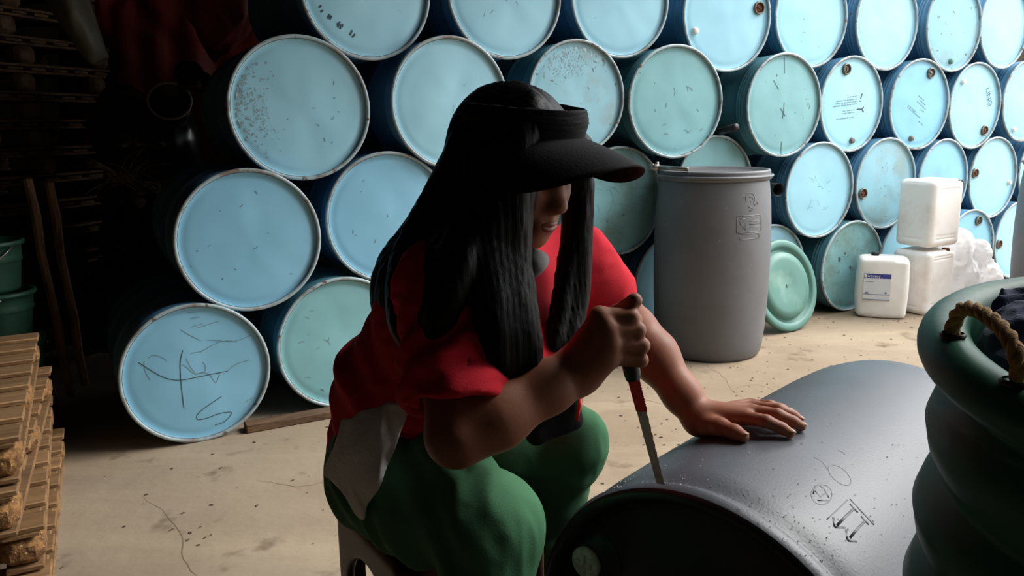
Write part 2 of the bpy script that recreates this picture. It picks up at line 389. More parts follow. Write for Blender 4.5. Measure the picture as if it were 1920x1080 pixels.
prof += [(0.2815, 0.13)]
for cy in (0.29, 0.59): prof += [(0.2815, cy - 0.03), (0.286, cy - 0.018), (0.2915, cy - 0.006), (0.2915, cy + 0.006), (0.286, cy + 0.018), (0.2815, cy + 0.03)]
for cy in (0.785, 0.805, 0.825): prof += [(0.2815, cy - 0.009), (0.285, cy - 0.004), (0.285, cy + 0.002), (0.2815, cy + 0.008)]
prof += [(0.2815, 0.86), (0.279, 0.87), (0.26, 0.868), (0.0001, 0.866)]
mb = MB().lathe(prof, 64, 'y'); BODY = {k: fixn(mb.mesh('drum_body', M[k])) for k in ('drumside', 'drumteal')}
for k in BODY: sharp(BODY[k], 50)
rp = [(0.2775, HEADY + 0.004), (0.2775, 0.003), (0.2795, -0.001), (0.284, -0.003), (0.289, -0.002), (0.2922, 0.001), (0.2925, 0.006), (0.291, 0.011), (0.286, 0.014), (0.2815, 0.016), (0.2775, HEADY + 0.004)]
RIM = fixn(MB().lathe(rp, 96, 'y').mesh('chime_rim', M['rim']))
def bung_big(ri):
    g = MB().lathe([(0.026, 0.0), (0.034, -0.002), (0.036, -0.008), (0.034, -0.015), (0.03, -0.017), (0.027, -0.015), (0.0255, -0.004), (0.026, 0.0)], 24, 'y')
    return fixn(g.mesh('bung_collar', M[ri]))
BC = {'o': bung_big('bunggrey')}
PL = {}
for ky, mt in (('r', 'rust'), ('g', 'bunggrey')):
    g = MB().lathe([(0.0265, -0.004), (0.022, -0.005), (0.0215, -0.008), (0.012, -0.0085), (0.0001, -0.0085)], 20, 'y')
    g.box((0, -0.0105, 0), (0.03, 0.005, 0.006)); PL[ky] = fixn(g.mesh('plug', M[mt]))
SB = {}
for ky, mt in (('w', 'white_plastic'), ('g', 'bunggrey'), ('t', 'green_lid')):
    g = MB().lathe([(0.019, 0.0), (0.019, -0.006), (0.0165, -0.009), (0.0165, -0.017), (0.014, -0.019), (0.0001, -0.019)], 18, 'y'); SB[ky] = fixn(g.mesh('small_bung', M[mt]))
def marks(parent, strokes, wd, m, sd, name='scratched_marking'):
    """flat painted or scratched strokes lying on a drum head; unit-disc coordinates"""
    V = []; F = []
    for st in strokes:
        P = catmull([(a, b_, 0) for a, b_ in st], 5) if len(st) > 2 else [np.array((a, b_, 0.0)) for a, b_ in st]
        P = [p[:2] * R0 for p in P]
        for i in range(len(P) - 1):
            a, b_ = P[i], P[i + 1]; d = b_ - a; L = np.hypot(*d)
            if L < 1e-6: continue
            nrm = np.array((-d[1], d[0])) / L * wd / 2; n = len(V)
            for q in (a - nrm, b_ - nrm, b_ + nrm, a + nrm): V.append((q[0], HEADY + dent(q[0], q[1], sd) - 0.0012, q[1]))
            F.append((n, n + 1, n + 2, n + 3))
    return tag(link(name, mesh(name, V, F, m, False), parent), kind='stuff')
# key, x, y, z, radius, yaw, paint, side, big bung (angle, plug), small bung (angle, kind), label
ROW = 'stacked steel drums'
DR = [
('W364', -1.233, 2.995, .279, .2801, 29.4, 'blue2', 's', None, None, 'sky blue drum scratched with a cross and an S, leftmost of bottom row'),
('W620', -.736, 3.374, .291, .2916, 30.7, 'teal', 't', None, None, 'faded teal drum in bottom row, second from left, left of the seated woman'),
('W860', -.246, 3.698, .292, .2924, 29.6, 'blue', 's', None, None, 'blue drum in bottom row, hidden straight behind the seated woman'),
('W1090', .372, 4.043, .295, .2949, 28.5, 'teal', 't', None, None, 'shaded teal drum in bottom row peeking out behind the woman\'s red sleeve'),
('W1300', .943, 4.554, .293, .2925, 29.6, 'blue', 's', None, None, 'blue drum in bottom row hidden behind the standing grey barrel'),
('W1455', 1.57, 4.774, .302, .3007, 28.8, 'blue', 's', None, None, 'light blue drum in bottom row mostly hidden behind the leaning green lid'),
('W1600', 2.179, 5.025, .293, .2932, 29.8, 'dirty', 't', None, None, 'stained teal drum in bottom row between green lid and labelled jerrycan'),
('W1715', 2.687, 5.345, .292, .2924, 29.6, 'blue', 's', None, None, 'blue drum in bottom row hidden behind the stacked white jerrycans'),
('W1820', 3.257, 5.609, .29, .2899, 29.2, 'blue2', 's', (68, 'g'), None, 'blue drum in bottom row directly behind the white plastic bag'),
('W1895', 3.839, 6.013, .295, .2944, 30.2, 'blue', 's', (-176, 'r'), None, 'blue drum with rusty bung, rightmost of bottom row'),
('V462', -1.035, 3.148, .778, .2849, 29.4, 'blue2', 's', None, None, 'smooth sky blue drum, leftmost of second row from floor'),
('V735', -.536, 3.536, .817, .291, 29.5, 'blue2', 's', None, None, 'blue drum in second row touching the woman\'s long hair'),
('V960', .013, 3.844, .798, .2925, 29.6, 'blue', 's', None, None, 'blue drum in second row hidden straight behind the woman\'s head'),
('V1160', .585, 4.285, .802, .2924, 29.6, 'dirty', 't', None, None, 'scratched teal drum under the black visor bill, left of grey barrel'),
('V1373', 1.18, 4.62, .843, .2946, 29.6, 'teal', 't', None, None, 'teal drum showing only its top above the standing grey barrel'),
('V1536', 1.891, 4.894, .79, .2929, 28.0, 'blue', 's', None, None, 'plain pale blue drum in second row just right of grey barrel'),
('V1660', 2.428, 5.185, .802, .2939, 28.8, 'worn', 's', (-166, 'r'), None, 'worn blue drum with rusty bung left of the topmost jerrycan'),
('V1767', 2.964, 5.499, .784, .2912, 31.2, 'blue2', 's', (-8, 'g'), None, 'blue drum with grey bung partly behind the topmost jerrycan'),
('V1861', 3.501, 5.825, .78, .2937, 29.0, 'blue', 's', (169, 'r'), (-11, 'w'), 'blue drum in second row with rusty bung left and white bung right'),
('V1950', 4.081, 6.194, .801, .2924, 28.8, 'blue', 's', None, None, 'blue drum cut by the right edge of the photo, second row'),
('U558', -.854, 3.364, 1.291, .293, 27.4, 'blue', 's', None, None, 'blue drum with grey worn patch at its left edge, leftmost of third row'),
('U843', -.256, 3.673, 1.311, .292, 30.3, 'blue', 's', None, None, 'plain pale blue drum in third row left of the woman\'s head'),
('U1080', .341, 4.086, 1.34, .2798, 26.9, 'worn', 't', None, None, 'worn blue-grey drum with dirty upper half right behind the woman\'s visor'),
('U1267', .883, 4.322, 1.316, .2941, 22.9, 'teal', 't', None, None, 'faded teal drum in third row directly above the grey barrel\'s clamp'),
('U1470', 1.576, 4.682, 1.296, .2924, 27.8, 'teal', 't', None, None, 'faded teal drum in third row with a short dark slash, above a pipe'),
('U1596', 2.122, 5.066, 1.302, .2927, 29.7, 'blue', 's', (107, 'g'), (-82, 'g'), 'pale blue drum with printed lines at centre and bungs top and bottom'),
('U1723', 2.69, 5.362, 1.299, .293, 27.1, 'blue2', 's', (66, 'g'), (-103, 'g'), 'blue drum with slanting faded print, bung at upper right'),
('U1830', 3.221, 5.653, 1.289, .2935, 28.7, 'blue', 's', (-50, 'r'), (134, 'w'), 'blue drum with lettering upper right and rusty bung lower right'),
('U1925', 3.769, 5.979, 1.321, .2919, 29.5, 'blue', 's', None, (-116, 'w'), 'blue drum with one white bung cut by the right edge, third row'),
('T683', -.589, 3.548, 1.783, .2926, 31.5, 'blue', 's', None, None, 'blue drum with a line of dark print marks, leftmost of top row'),
('T945', -.006, 3.876, 1.804, .2937, 27.3, 'blue', 's', None, None, 'plain pale blue drum, second from left in top row'),
('T1162', .578, 4.269, 1.83, .2928, 25.5, 'blue', 's', None, None, 'plain pale blue drum, third from left in top row'),
('T1364', 1.194, 4.539, 1.772, .2957, 24.2, 'blue', 's', (13, 'r'), (-158, 'w'), 'blue top-row drum with orange rusty bung right and white bung left'),
('T1521', 1.784, 4.906, 1.805, .2931, 27.1, 'blue', 's', None, None, 'plain pale blue drum, fifth from left in top row'),
('T1664', 2.38, 5.237, 1.802, .293, 28.4, 'blue', 's', None, None, 'dented pale blue drum, sixth from left in top row'),
('T1790', 2.952, 5.513, 1.803, .2928, 28.7, 'worn', 's', None, (-89, 't'), 'whitish blue top-row drum with a small green bung near its bottom'),
('T1885', 3.459, 5.807, 1.832, .2913, 29.1, 'blue', 's', None, None, 'pale blue drum, rightmost of top row'),
]
DO = {}
for i, (key, x, y, z, r, yaw, paint, side, big, small, lab) in enumerate(DR):
    sc = r / R0; sd = i % 7
    e = empty('steel_drum', (x, y, z), (0, 0, math.radians(yaw)), lab, 'drum', ROW); e.scale = (sc, sc, sc); DO[key] = (e, sd)
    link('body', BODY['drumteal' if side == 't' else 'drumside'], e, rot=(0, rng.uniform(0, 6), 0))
    hd = link('drum_head', get_head(sd, paint), e); link('chime_rim', RIM, e, rot=(0, rng.uniform(0, 6), 0))
    if big:
        a = math.radians(big[0]); px, pz = 0.75 * R0 * math.cos(a), 0.75 * R0 * math.sin(a)
        bo = link('bung_collar', BC['o'], e, loc=(px, HEADY + dent(px, pz, sd) + 0.001, pz)); link('plug', PL[big[1]], bo, rot=(0, rng.uniform(0, 3), 0))
    if small:
        a = math.radians(small[0]); px, pz = 0.76 * R0 * math.cos(a), 0.76 * R0 * math.sin(a)
        link('small_bung', SB[small[1]], e, loc=(px, HEADY + dent(px, pz, sd) + 0.001, pz))
S364 = [[(-.153, .355), (-.199, .203), (-.218, -.05), (-.217, -.308), (-.213, -.478)],
[(-.723, .272), (-.598, .153), (-.46, .035), (-.335, -.033), (-.204, -.063), (.009, -.057), (.207, -.048), (.408, -.045)],
[(.298, -.4), (.13, -.483), (.005, -.558), (-.056, -.623), (-.042, -.681), (.073, -.682), (.236, -.648), (.408, -.66), (.372, -.731), (.285, -.792), (.172, -.807)]]
S364b = [[(.408, -.045), (.537, .039), (.725, .075)], [(-.601, .31), (-.524, .339), (-.417, .291), (-.367, .23)], [(-.184, .158), (-.122, .105), (-.043, .006), (.092, -.006), (.12, .086), (.086, .146)],
[(-.12, .233), (-.074, .097), (-.023, .013)], [(-.026, -.019), (.073, -.003), (.167, -.052), (.236, -.184), (.307, -.054)], [(-.056, .297), (.1, .305), (.284, .384), (.445, .403), (.563, .363)],
[(.172, .454), (.327, .42), (.524, .38), (.773, .43)], [(-.158, .65), (-.052, .561), (.094, .455)], [(-.023, .662), (.134, .693)], [(.052, .641), (.35, .695)], [(-.042, .874), (.07, .849)],
[(-.012, .787), (.123, .79)], [(.079, .286), (.202, .353)], [(-.65, .276), (-.653, .152), (-.603, .007)], [(.613, -.553), (.722, -.495)]]
e, sd = DO['W364']; marks(e, S364, 0.0032, M['ink'], sd, 'drawn_marking'); marks(e, S364b, 0.0022, M['fadedink'], sd)
def scribble(key, n, seed, x0, x1, z0, z1, L=(0.05, 0.16), wd=0.002, m='fadedink'):
    r = random.Random(seed); st = []
    for _ in range(n):
        x, z = r.uniform(x0, x1), r.uniform(z0, z1); a = r.uniform(0, PI); l = r.uniform(*L)
        st.append([(x, z), (x + l * .5 * math.cos(a), z + l * .5 * math.sin(a)), (x + l * math.cos(a + .3), z + l * math.sin(a + .3))])
    e, sd = DO[key]; tag(marks(e, st, wd, M[m], sd, 'scratches'), kind='stuff')
scribble('W620', 8, 1, -.6, .2, -.5, .6); scribble('V1160', 24, 2, -.5, .7, -.2, .6, (.08, .3)); scribble('U1267', 10, 3, -.5, .7, -.6, .3, (.05, .14), .003)
scribble('W1600', 14, 4, -.5, .6, -.6, .6, (.05, .2), .003); scribble('V1536', 10, 5, -.3, .4, -.5, .2, (.05, .2), .0016); scribble('U1080', 9, 6, -.3, .6, .2, .8, (.03, .1), .004)
scribble('V462', 6, 7, -.6, .6, -.6, .7, (.03, .1), .003); scribble('V735', 6, 8, -.6, .3, -.5, .6, (.02, .07), .003); scribble('U558', 8, 9, .2, .7, -.6, .6, (.02, .06), .003); scribble('U843', 4, 10, -.4, .4, -.4, .4, (.02, .06), .002)
scribble('T945', 4, 12, -.4, .5, -.7, .2, (.03, .09), .002); scribble('T1521', 4, 13, -.4, .5, -.7, .2, (.03, .06), .002); scribble('V1660', 6, 14, -.2, .6, -.3, .6, (.03, .07), .003)
e, sd = DO['U1470']; marks(e, [[(-.30, .47), (-.16, .30)], [(.02, .06), (0, -.25)], [(-.08, -.05), (.06, -.2)], [(-.03, .9), (-.02, .6)], [(0, -.7), (.01, -.95)]], .004, M['ink'], sd, 'scratches')
e, sd = DO['T683']; marks(e, [[(-.72, -.30), (-.68, -.27)], [(-.70, -.36), (-.66, -.33)], [(-.60, -.44), (-.57, -.38)], [(-.57, -.45), (-.54, -.40)], [(-.46, -.55), (-.42, -.47)], [(-.43, -.57), (-.38, -.50)], [(-.47, -.50), (-.38, -.54)], [(-.28, -.65), (-.24, -.58)], [(-.25, -.68), (-.20, -.63)]], .008, M['ink'], sd, 'stencil_marks')
M['bare'] = mat('bare_grey_metal', lin((150, 176, 184)), .5, lin((136, 158, 164)), 30)
M['flake'] = mat('pale_flake', lin((196, 214, 218)), .5)
def worn(key, r0, r1, a0, a1, n, m, seed, smin=.002, smax=.010, bias=1.0):
    r = random.Random(seed); V = []; F = []; e, sd = DO[key]
    for _ in range(n):
        q = r.random() ** bias; rr = (r1 - (r1 - r0) * q) * R0; a = math.radians(r.gauss((a0 + a1) / 2, (a1 - a0) / 4)); s_ = r.uniform(smin, smax) * (1 - .6 * q); k = 7; st = len(V); cx, cz = rr * math.cos(a), rr * math.sin(a)
        lim = .268 * .95
        for i in range(k):
            t = 2 * PI * i / k; x, z = cx + s_ * r.uniform(.4, 1.2) * math.cos(t), cz + s_ * r.uniform(.5, 1.5) * math.sin(t); d_ = math.hypot(x, z)
            if d_ > lim: x, z = x * lim / d_, z * lim / d_
            V.append((x, HEADY + dent(x, z, sd) - .0012, z))
        F.append(tuple(range(st, st + k)))
    tag(link('worn_patch', mesh('worn_patch', V, F, M[m], False), e), kind='stuff')
worn('U558', .45, .96, 135, 225, 520, 'bare', 3, .0015, .007, 1.6); worn('U558', .82, .94, 150, 200, 14, 'flake', 4, .004, .012)
worn('U1080', .35, .96, 60, 150, 320, 'bare', 5, .0015, .007, 1.4); worn('U1080', .75, .94, 50, 120, 12, 'flake', 6, .004, .014)
worn('W1600', .0, .5, -120, 60, 160, 'bare', 7, .0015, .006, 1.0); worn('V1160', .1, .8, -100, 40, 160, 'bare', 8, .001, .004, 1.0)
# printed lines on two heads (too faint to read in the photograph) and hand lettering on a third
def lines(key, rows, rot, wd):
    e, sd = DO[key]; st = []; c_, s_ = math.cos(rot), math.sin(rot); r = random.Random(5)
    for z, x0, x1 in rows:
        x = x0
        while x < x1:
            l = r.uniform(.02, .07); q = min(x + l, x1); st.append([(x * c_ - z * s_, x * s_ + z * c_), (q * c_ - z * s_, q * s_ + z * c_)]); x = q + r.uniform(.012, .03)
    marks(e, st, wd, M['fadedink'], sd, 'printed_lines')
lines('U1596', [(.16, -.12, .2), (.10, -.45, .2), (.05, -.5, .2), (.0, -.55, .2), (-.12, -.25, .12), (-.17, -.28, .12), (-.27, -.45, .1)], .08, .006)
e, sd = DO['U1596']; marks(e, [[(.34, .23), (.30, .12)], [(.29, .08), (.285, .06)], [(.2, -.1), (.36, -.1)], [(.36, -.1), (.42, -.05)], [(.36, -.1), (.42, -.16)]], .009, M['ink'], sd, 'printed_symbols')
lines('U1723', [(.16, -.12, .1), (.10, -.05, .22), (.03, -.1, .28), (-.05, .1, .25), (-.22, -.3, .22), (-.18, -.3, .0), (-.3, .2, .4)], -.5, .006)
def text_mesh(body, size, name, m, extr=0.0):
    cu = bpy.data.curves.new(name, 'FONT'); cu.body = body; cu.size = size; cu.align_x = 'CENTER'; cu.align_y = 'CENTER'; cu.resolution_u = 2; cu.extrude = extr
    o = bpy.data.objects.new(name, cu); COL.objects.link(o); dg = bpy.context.evaluated_depsgraph_get(); me = bpy.data.meshes.new_from_object(o.evaluated_get(dg))
    bpy.data.objects.remove(o, do_unlink=True); me.materials.clear(); me.materials.append(m); me.name = name; return me
e, sd = DO['U1830']; link('lettering', text_mesh('UNG', 0.06, 'lettering', M['ink']), e, loc=(.155, HEADY - .0075, .06), rot=(PI / 2, math.radians(62), 0))

# timber chock and pipes around the stack
def onfloor(u, v): p = atz(u, v, 0); return p
p0, p1 = atz(470, 812, 0), atz(612, 786, 0)
d = Vector(p1 - p0); b = MB(); cc = Vector((p0 + p1) / 2) + Vector((0.0, 0.035, 0.016)); b.box((0, 0, 0), (d.length * 1.2, 0.07, 0.032))
o = b.obj('timber_batten', M['oldwood'], loc=cc, rot=(0, 0, math.atan2(d.y, d.x)), smooth=False); bevel(o.data, 0.004, 1); tag(o, 'weathered timber batten on the floor at the foot of the teal drum', 'batten')
pa, pb = Vector(aty(1380, 238, 4.45)), Vector(aty(1330, 252, 4.75)); b = MB().tube([pa, (pa + pb) / 2, pb], 0.02, 10)
tag(b.obj('wooden_rod', M['darkmetal']), 'dark rod end poking out between two teal drums', 'rod')
pa = Vector(aty(1460, 356, 4.42)); dr = Vector((-.35, .93, -.02)).normalized()
g = MB(); g.tube([pa, pa + dr * .25, pa + dr * .5], 0.036, 20, caps=False); g.tube([pa + dr * .5, pa + dr * .25, pa + dr * .01, pa], [0.029, .029, .029, .036], 20, caps=False)
tag(g.obj('black_pipe', M['black_plastic']), 'short black pipe end beside the rim of the standing grey barrel', 'pipe')

# ---------------------------------------------------------------- standing grey plastic barrels
def surf_strokes(strokes, rad, fn):
    g = MB()
    for st in strokes: g.tube([fn(*p) for p in st], rad, 6)
    return g
GP = [(0.0001, 0.0), (0.24, 0.0), (0.262, 0.004), (0.272, 0.02), (0.28, 0.06), (0.288, 0.14), (0.296, 0.28), (0.3, 0.45), (0.3, 0.55), (0.297, 0.68), (0.29, 0.79), (0.282, 0.86), (0.278, 0.885), (0.276, 0.895)]
def gr(z):
    for (r1, z1), (r2, z2) in zip(GP[3:], GP[4:]):
        if z1 <= z <= z2: return r1 + (r2 - r1) * (z - z1) / (z2 - z1)
    return .28
def grey_barrel(loc, rotz, label, sym=0.0):
    e = empty('plastic_barrel', loc, (0, 0, rotz), label, 'barrel')
    g = MB().lathe(GP + [(0.27, 0.9), (0.262, 0.9)], 72); o = link('body', fixn(g.mesh('body', M['grey_barrel'])), e)
    g = MB().lathe([(0.262, 0.893), (0.281, 0.893), (0.289, 0.899), (0.291, 0.906), (0.288, 0.913), (0.2825, 0.916), (0.2825, 0.928), (0.284, 0.935), (0.28, 0.942), (0.268, 0.943), (0.262, 0.936), (0.25, 0.925), (0.0001, 0.92)], 72)
    link('lid', fixn(g.mesh('lid', M['grey_barrel'])), e)
    # clamp lever at the lid
    # (a straight tube lying over the rim and pointing off to the left, hinged at its outer end)
    A_, B_ = Vector((-.165, -.222, .955)), Vector((-.315, -.150, .962)); d_ = (B_ - A_).normalized()
    lv = link('clamp_lever', MB().tube([A_, A_ + d_ * .004, B_], [.009, .011, .011], 12).mesh('clamp_lever', M['metal']), e)
    g = MB(); g.box(B_ + d_ * .012, (.05, .026, .03), Matrix.Rotation(math.atan2(d_.y, d_.x), 3, 'Z')); g.tube([B_ + Vector((.004, 0, .0)), B_ + Vector((.004, 0, .026))], .009, 10); g.tube([B_ + d_ * .02 + Vector((0, -.02, .012)), B_ + d_ * .02 + Vector((0, .02, .012))], .006, 8)
    link('lever_hinge', g.mesh('lever_hinge', M['metal']), lv)
    g = MB(); g.tube([(.2925 * math.cos(t), .2925 * math.sin(t), .914) for t in np.linspace(0, 2 * PI, 73)[:-1]], .0065, 8, closed=True); link('clamp_ring', g.mesh('clamp_ring', M['grey_barrel']), e)
    # moulded markings, wrapped on the wall
    am = math.radians(-62)
    def fn(x, z):
        r = gr(z) - .0004; t = am + x / .29; return (r * math.cos(t), r * math.sin(t), z)
    st = []
    def rect(x0, x1, z0, z1, n=6):
        st.append([(x0 + (x1 - x0) * i / n, z1) for i in range(n + 1)]); st.append([(x0 + (x1 - x0) * i / n, z0) for i in range(n + 1)])
        st.append([(x0, z0), (x0, (z0 + z1) / 2), (x0, z1)]); st.append([(x1, z0), (x1, (z0 + z1) / 2), (x1, z1)])
    rect(-.075, .075, .655, .735); rect(-.06, .06, .622, .648)
    for zz in (.708, .694, .68): st.append([(-.005, zz), (.03, zz), (.06, zz)])
    st += [[(-.06, .722), (-.03, .722)], [(-.058, .71), (-.05, .69), (-.04, .7)], [(-.045, .685), (-.03, .668), (-.025, .7)]]
    st.append([(.028 * math.cos(t) , .815 + .028 * math.sin(t)) for t in np.linspace(-.6, PI + .6, 12)]); st.append([(.012 * math.cos(t) + .004, .812 + .013 * math.sin(t)) for t in np.linspace(-2, 2.4, 8)])
    st += [[(.02, .795), (.03, .78)], [(.045, .8), (.045, .785)], [(-.012, .775), (.01, .772), (.012, .76), (-.008, .757)]]
    e.scale = (1, 1, 1.03)
    link('moulded_markings', fixn(surf_strokes(st, .0022, fn).mesh('moulded_markings', M['grey_barrel'])), e)
    return e
gb = grey_barrel((1.06, 4.195, 0), math.radians(-4), 'tall grey plastic barrel with lid standing in front of the drums')
grey_barrel((3.43, 4.86, 0), math.radians(-10), 'grey plastic barrel cut off by the right edge of the photo')

# ---------------------------------------------------------------- green lid leaning on the drums
e = empty('barrel_lid', (1.645, 4.53, 0.0), (0, 0, math.radians(33)), 'round green plastic lid leaning on drums beside the grey barrel', 'lid')
lr = .272
prof = [(0.0001, .012), (.06, .011), (.07, .014), (.15, .014), (.192, .012), (.2, -.012), (.206, -.016), (.218, -.014), (.226, .006), (.235, .012), (.26, .012), (.27, .006), (.272, -.004), (.268, -.022), (.262, -.022), (.262, -.022), (.2, -.024), (.0001, -.02)]
g = MB().lathe([(a, -h) for a, h in prof], 64, 'y'); me = fixn(g.mesh('disc', M['green_lid']))
o = link('disc', me, e, loc=(0, .075, lr * .975), rot=(math.radians(-16), 0, 0))
g = MB().lathe([(.004, 0), (.01, -.004), (.012, 0)], 12, 'y'); link('centre_boss', fixn(g.mesh('centre_boss', M['green_lid'])), e, loc=(0, .062, lr * .98), rot=(math.radians(-16), 0, 0))

# ---------------------------------------------------------------- jerrycans
def jerrycan(loc, rotz, hw, hd, h, m, label, cap, bulge=0.0, lab=False, spout='corner'):
    f = Field((-hw - .03, -hd - .03, -.02), (hw + .03, hd + .03, h + .05), .0055)
    f.box((0, 0, h * .5 - .012), (hw, hd, h * .5 - .012), .035)
    if bulge:
        f.ell((0, 0, h * .46), (hw + bulge, hd + bulge, h * .62), k=.05); f.half((0, 0, h - .02), (0, 0, 1), .02); f.half((0, 0, .002), (0, 0, -1), .01)
        for sx in (-1, 1):
            f.half((sx * (hw + bulge * .75), 0, 0), (sx, 0, 0), .02); f.half((0, sx * (hd + bulge * .75), 0), (0, sx, 0), .02)
    # handle well: a trough on both sides of a bar, spout notch in one corner
    for sy in (-1, 1): f.cone((-hw * .55, sy * hd * .45, h + .005), (hw * .35, sy * hd * .45, h + .005), .026, .026, .012, True)
    f.cone((-hw * .5, -hd * .6, h - .045), (-hw * .5, hd * .6, h - .045), .0, .0, .001) if False else None
    f.box((hw * .75, -hd * .7, h - .005), (hw * .3, hd * .35, .035), .012, k=.012, sub=True)
    if not bulge:
        for z0 in (h * .12, h * .16, h * .82, h * .86):
            for sy in (-1, 1): f.cone((-hw * .62, sy * hd, z0), (hw * .62, sy * hd, z0), .003, .003, .006, True)
        for z0 in (h * .12, h * .9):
            for sx in (-1, 1): f.cone((sx * hw, -hd * .5, z0), (sx * hw, hd * .5, z0), .003, .003, .006, True)
    V_, Q_ = f.nets(1)
    e = empty('jerrycan', loc, (0, 0, rotz), label, 'jerrycan', 'white jerrycans by the drums')
    link('body', qmesh('body', V_, Q_, M[m]), e)
    g = MB().lathe([(.0001, .0), (.021, .0), (.024, .004), (.024, .03), (.021, .034), (.0001, .034)], 20)
    for k in range(20):
        a = 2 * PI * k / 20; g.box((.0245 * math.cos(a), .0245 * math.sin(a), .017), (.003, .003, .026), Matrix.Rotation(a, 3, 'Z'))
    cx = hw * .68 if spout == 'corner' else -hw * .35; cy = -hd * .62 if spout == 'corner' else hd * .0
    zt = h - .052 if spout == 'corner' else h - .032
    link('screw_cap', fixn(g.mesh('screw_cap', M[cap])), e, loc=(cx, cy, zt), scale=(.9, .9, .9))
    if lab:
        y = -(hd + bulge * .75) - .0015; lb = MB(); lw, lh = .152, .165
        def panel(x0, x1, z0, z1, off, mm, nm, par):
            g = MB(); n = 6
            Vp = [(x0 + (x1 - x0) * i / n, y - off, z) for z in (z0, z1) for i in range(n + 1)]; Fp = [(i, i + 1, i + n + 2, i + n + 1) for i in range(n)]
            return g.add(Vp, Fp).obj(nm, M[mm], par, smooth=False)
        xc, zc = -.036, h * .5
        L0 = panel(xc - lw / 2, xc + lw / 2, zc - lh / 2, zc + lh / 2, 0, 'label', 'label', e)
        panel(xc - lw / 2, xc + lw / 2, zc + lh / 2 - .028, zc + lh / 2, .0008, 'labelblue', 'label_band', L0)
        panel(xc - lw / 2, xc + lw / 2, zc - lh / 2, zc - lh / 2 + .006, .0008, 'labelgrey', 'label_rule', L0)
        panel(xc - lw / 2, xc + lw / 2, zc - lh / 2 + .034, zc - lh / 2 + .038, .0008, 'labelgrey', 'label_rule', L0)
        panel(xc - lw / 2 + .01, xc - lw / 2 + .03, zc - lh / 2 + .038, zc - lh / 2 + .05, .0008, 'labelgrey', 'label_symbol', L0)
        panel(xc + lw / 2 - .03, xc + lw / 2 - .02, zc - lh / 2 + .042, zc - lh / 2 + .054, .0008, 'labelgrey', 'label_symbol', L0)
        for q in range(5): panel(xc - lw / 2 + .006, xc - lw / 2 + .006 + (.05, .06, .07, .055, .06)[q], zc + .03 - q * .014, zc + .033 - q * .014, .0008, 'labelgrey' if q == 0 else 'label', 'label_line', L0)
        link('label_text', text_mesh('Diversey', .026, 'label_text', M['white_plastic']), L0, loc=(xc - .03, y - .0018, zc + lh / 2 - .014), rot=(PI / 2, 0, 0))
        panel(xc - lw / 2 + .004, xc - lw / 2 + .016, zc + lh / 2 - .024, zc + lh / 2 - .006, .0012, 'white_plastic', 'label_logo', L0)
    return e
def ja(u, v): q = atz(u, v, 0); return q
jerrycan((2.315, 4.905, 0), math.radians(-20), .142, .102, .40, 'can', 'white jerrycan with a blue and white label standing in front', 'black_plastic', bulge=.016, lab=True, spout='mid')
q = (2.63, 5.03); jerrycan((q[0], q[1], 0), math.radians(32), .15, .125, .425, 'can_pink', 'white jerrycan under another, behind the labelled one', 'rust')
jerrycan((q[0] + .01, q[1] + .005, .4255), math.radians(29), .15, .125, .44, 'can_pink', 'white jerrycan on top of the stack of two', 'white_plastic')

# white film bag full of scraps
bc = Vector(aty(1818, 500, 5.2)); f = Field((bc.x - .4, 4.8, -.02), (bc.x + .4, 5.6, .75), .0065)
def bp(u, v, dy=0): q = aty(u, v, 5.2 + dy); return q
for (u, v, r, dy) in ((1800, 520, .13, 0), (1840, 530, .12, .02), (1790, 470, .10, 0), (1800, 440, .065, 0), (1830, 475, .09, .05), (1860, 515, .07, .02), (1785, 550, .12, -.03), (1830, 560, .13, -.02), (1868, 545, .07, 0), (1775, 505, .07, -.05)):
    f.ell(bp(u, v, dy), (r * 1.05, r, r * 1.1), k=.06)
f.half((0, 0, .004), (0, 0, -1), .01)
f.warp(lambda P: .022 * vnoise(P, 9, 1) + .018 * np.abs(vnoise(P, 17, 2)) + .007 * np.abs(vnoise(P, 40, 3)), .06)
V_, Q_ = f.nets(1); o = link('plastic_bag', qmesh('plastic_bag', V_, Q_, M['bag'])); tag(o, 'crumpled white translucent plastic bag beside the jerrycans', 'bag')

# ---------------------------------------------------------------- lying dark barrel
LYAW = math.radians(43); AX = Vector((math.sin(LYAW), math.cos(LYAW), 0)); LC = Vector((.283, 1.14, LZ)); LR, LL = .33, .975
SX = Vector((math.cos(LYAW), -math.sin(LYAW), 0))
LPROF = [(.0, .318), (.012, .324), (.03, .3175), (.036, .3175), (.05, .322), (.09, .326), (.2, .3285), (.35, .33), (.65, .33), (.8, .3285), (.88, .325), (.93, .318), (.955, .305), (.968, .285), (.973, .25)]
def lrad(t):
    for (a, r1), (b_, r2) in zip(LPROF, LPROF[1:]):
        if a <= t <= b_: return r1 + (r2 - r1) * (t - a) / (b_ - a)
    return LR
def on_barrel(u, v, off=0.0):
    d = Vector(ray(u, v)); O_ = Vector(EYE) - LC
    dp = d - AX * d.dot(AX); op = O_ - AX * O_.dot(AX); r = LR
    for _ in range(4):
        a, b_, c_ = dp.dot(dp), 2 * dp.dot(op), op.dot(op) - (r + off) ** 2
        disc = max(b_ * b_ - 4 * a * c_, 0); t = (-b_ - math.sqrt(disc)) / (2 * a); P = O_ + d * t; r = lrad(min(max(P.dot(AX), 0), LL - .01))
    return P + LC
e = empty('plastic_barrel', (LC.x + AX.x * .49, LC.y + AX.y * .49, 0), (0, 0, -LYAW), 'dark grey plastic barrel lying on its side being sawn', 'barrel')
inv = Matrix.Rotation(LYAW, 4, 'Z') @ Matrix.Translation(-Vector((LC.x + AX.x * .49, LC.y + AX.y * .49, 0)))
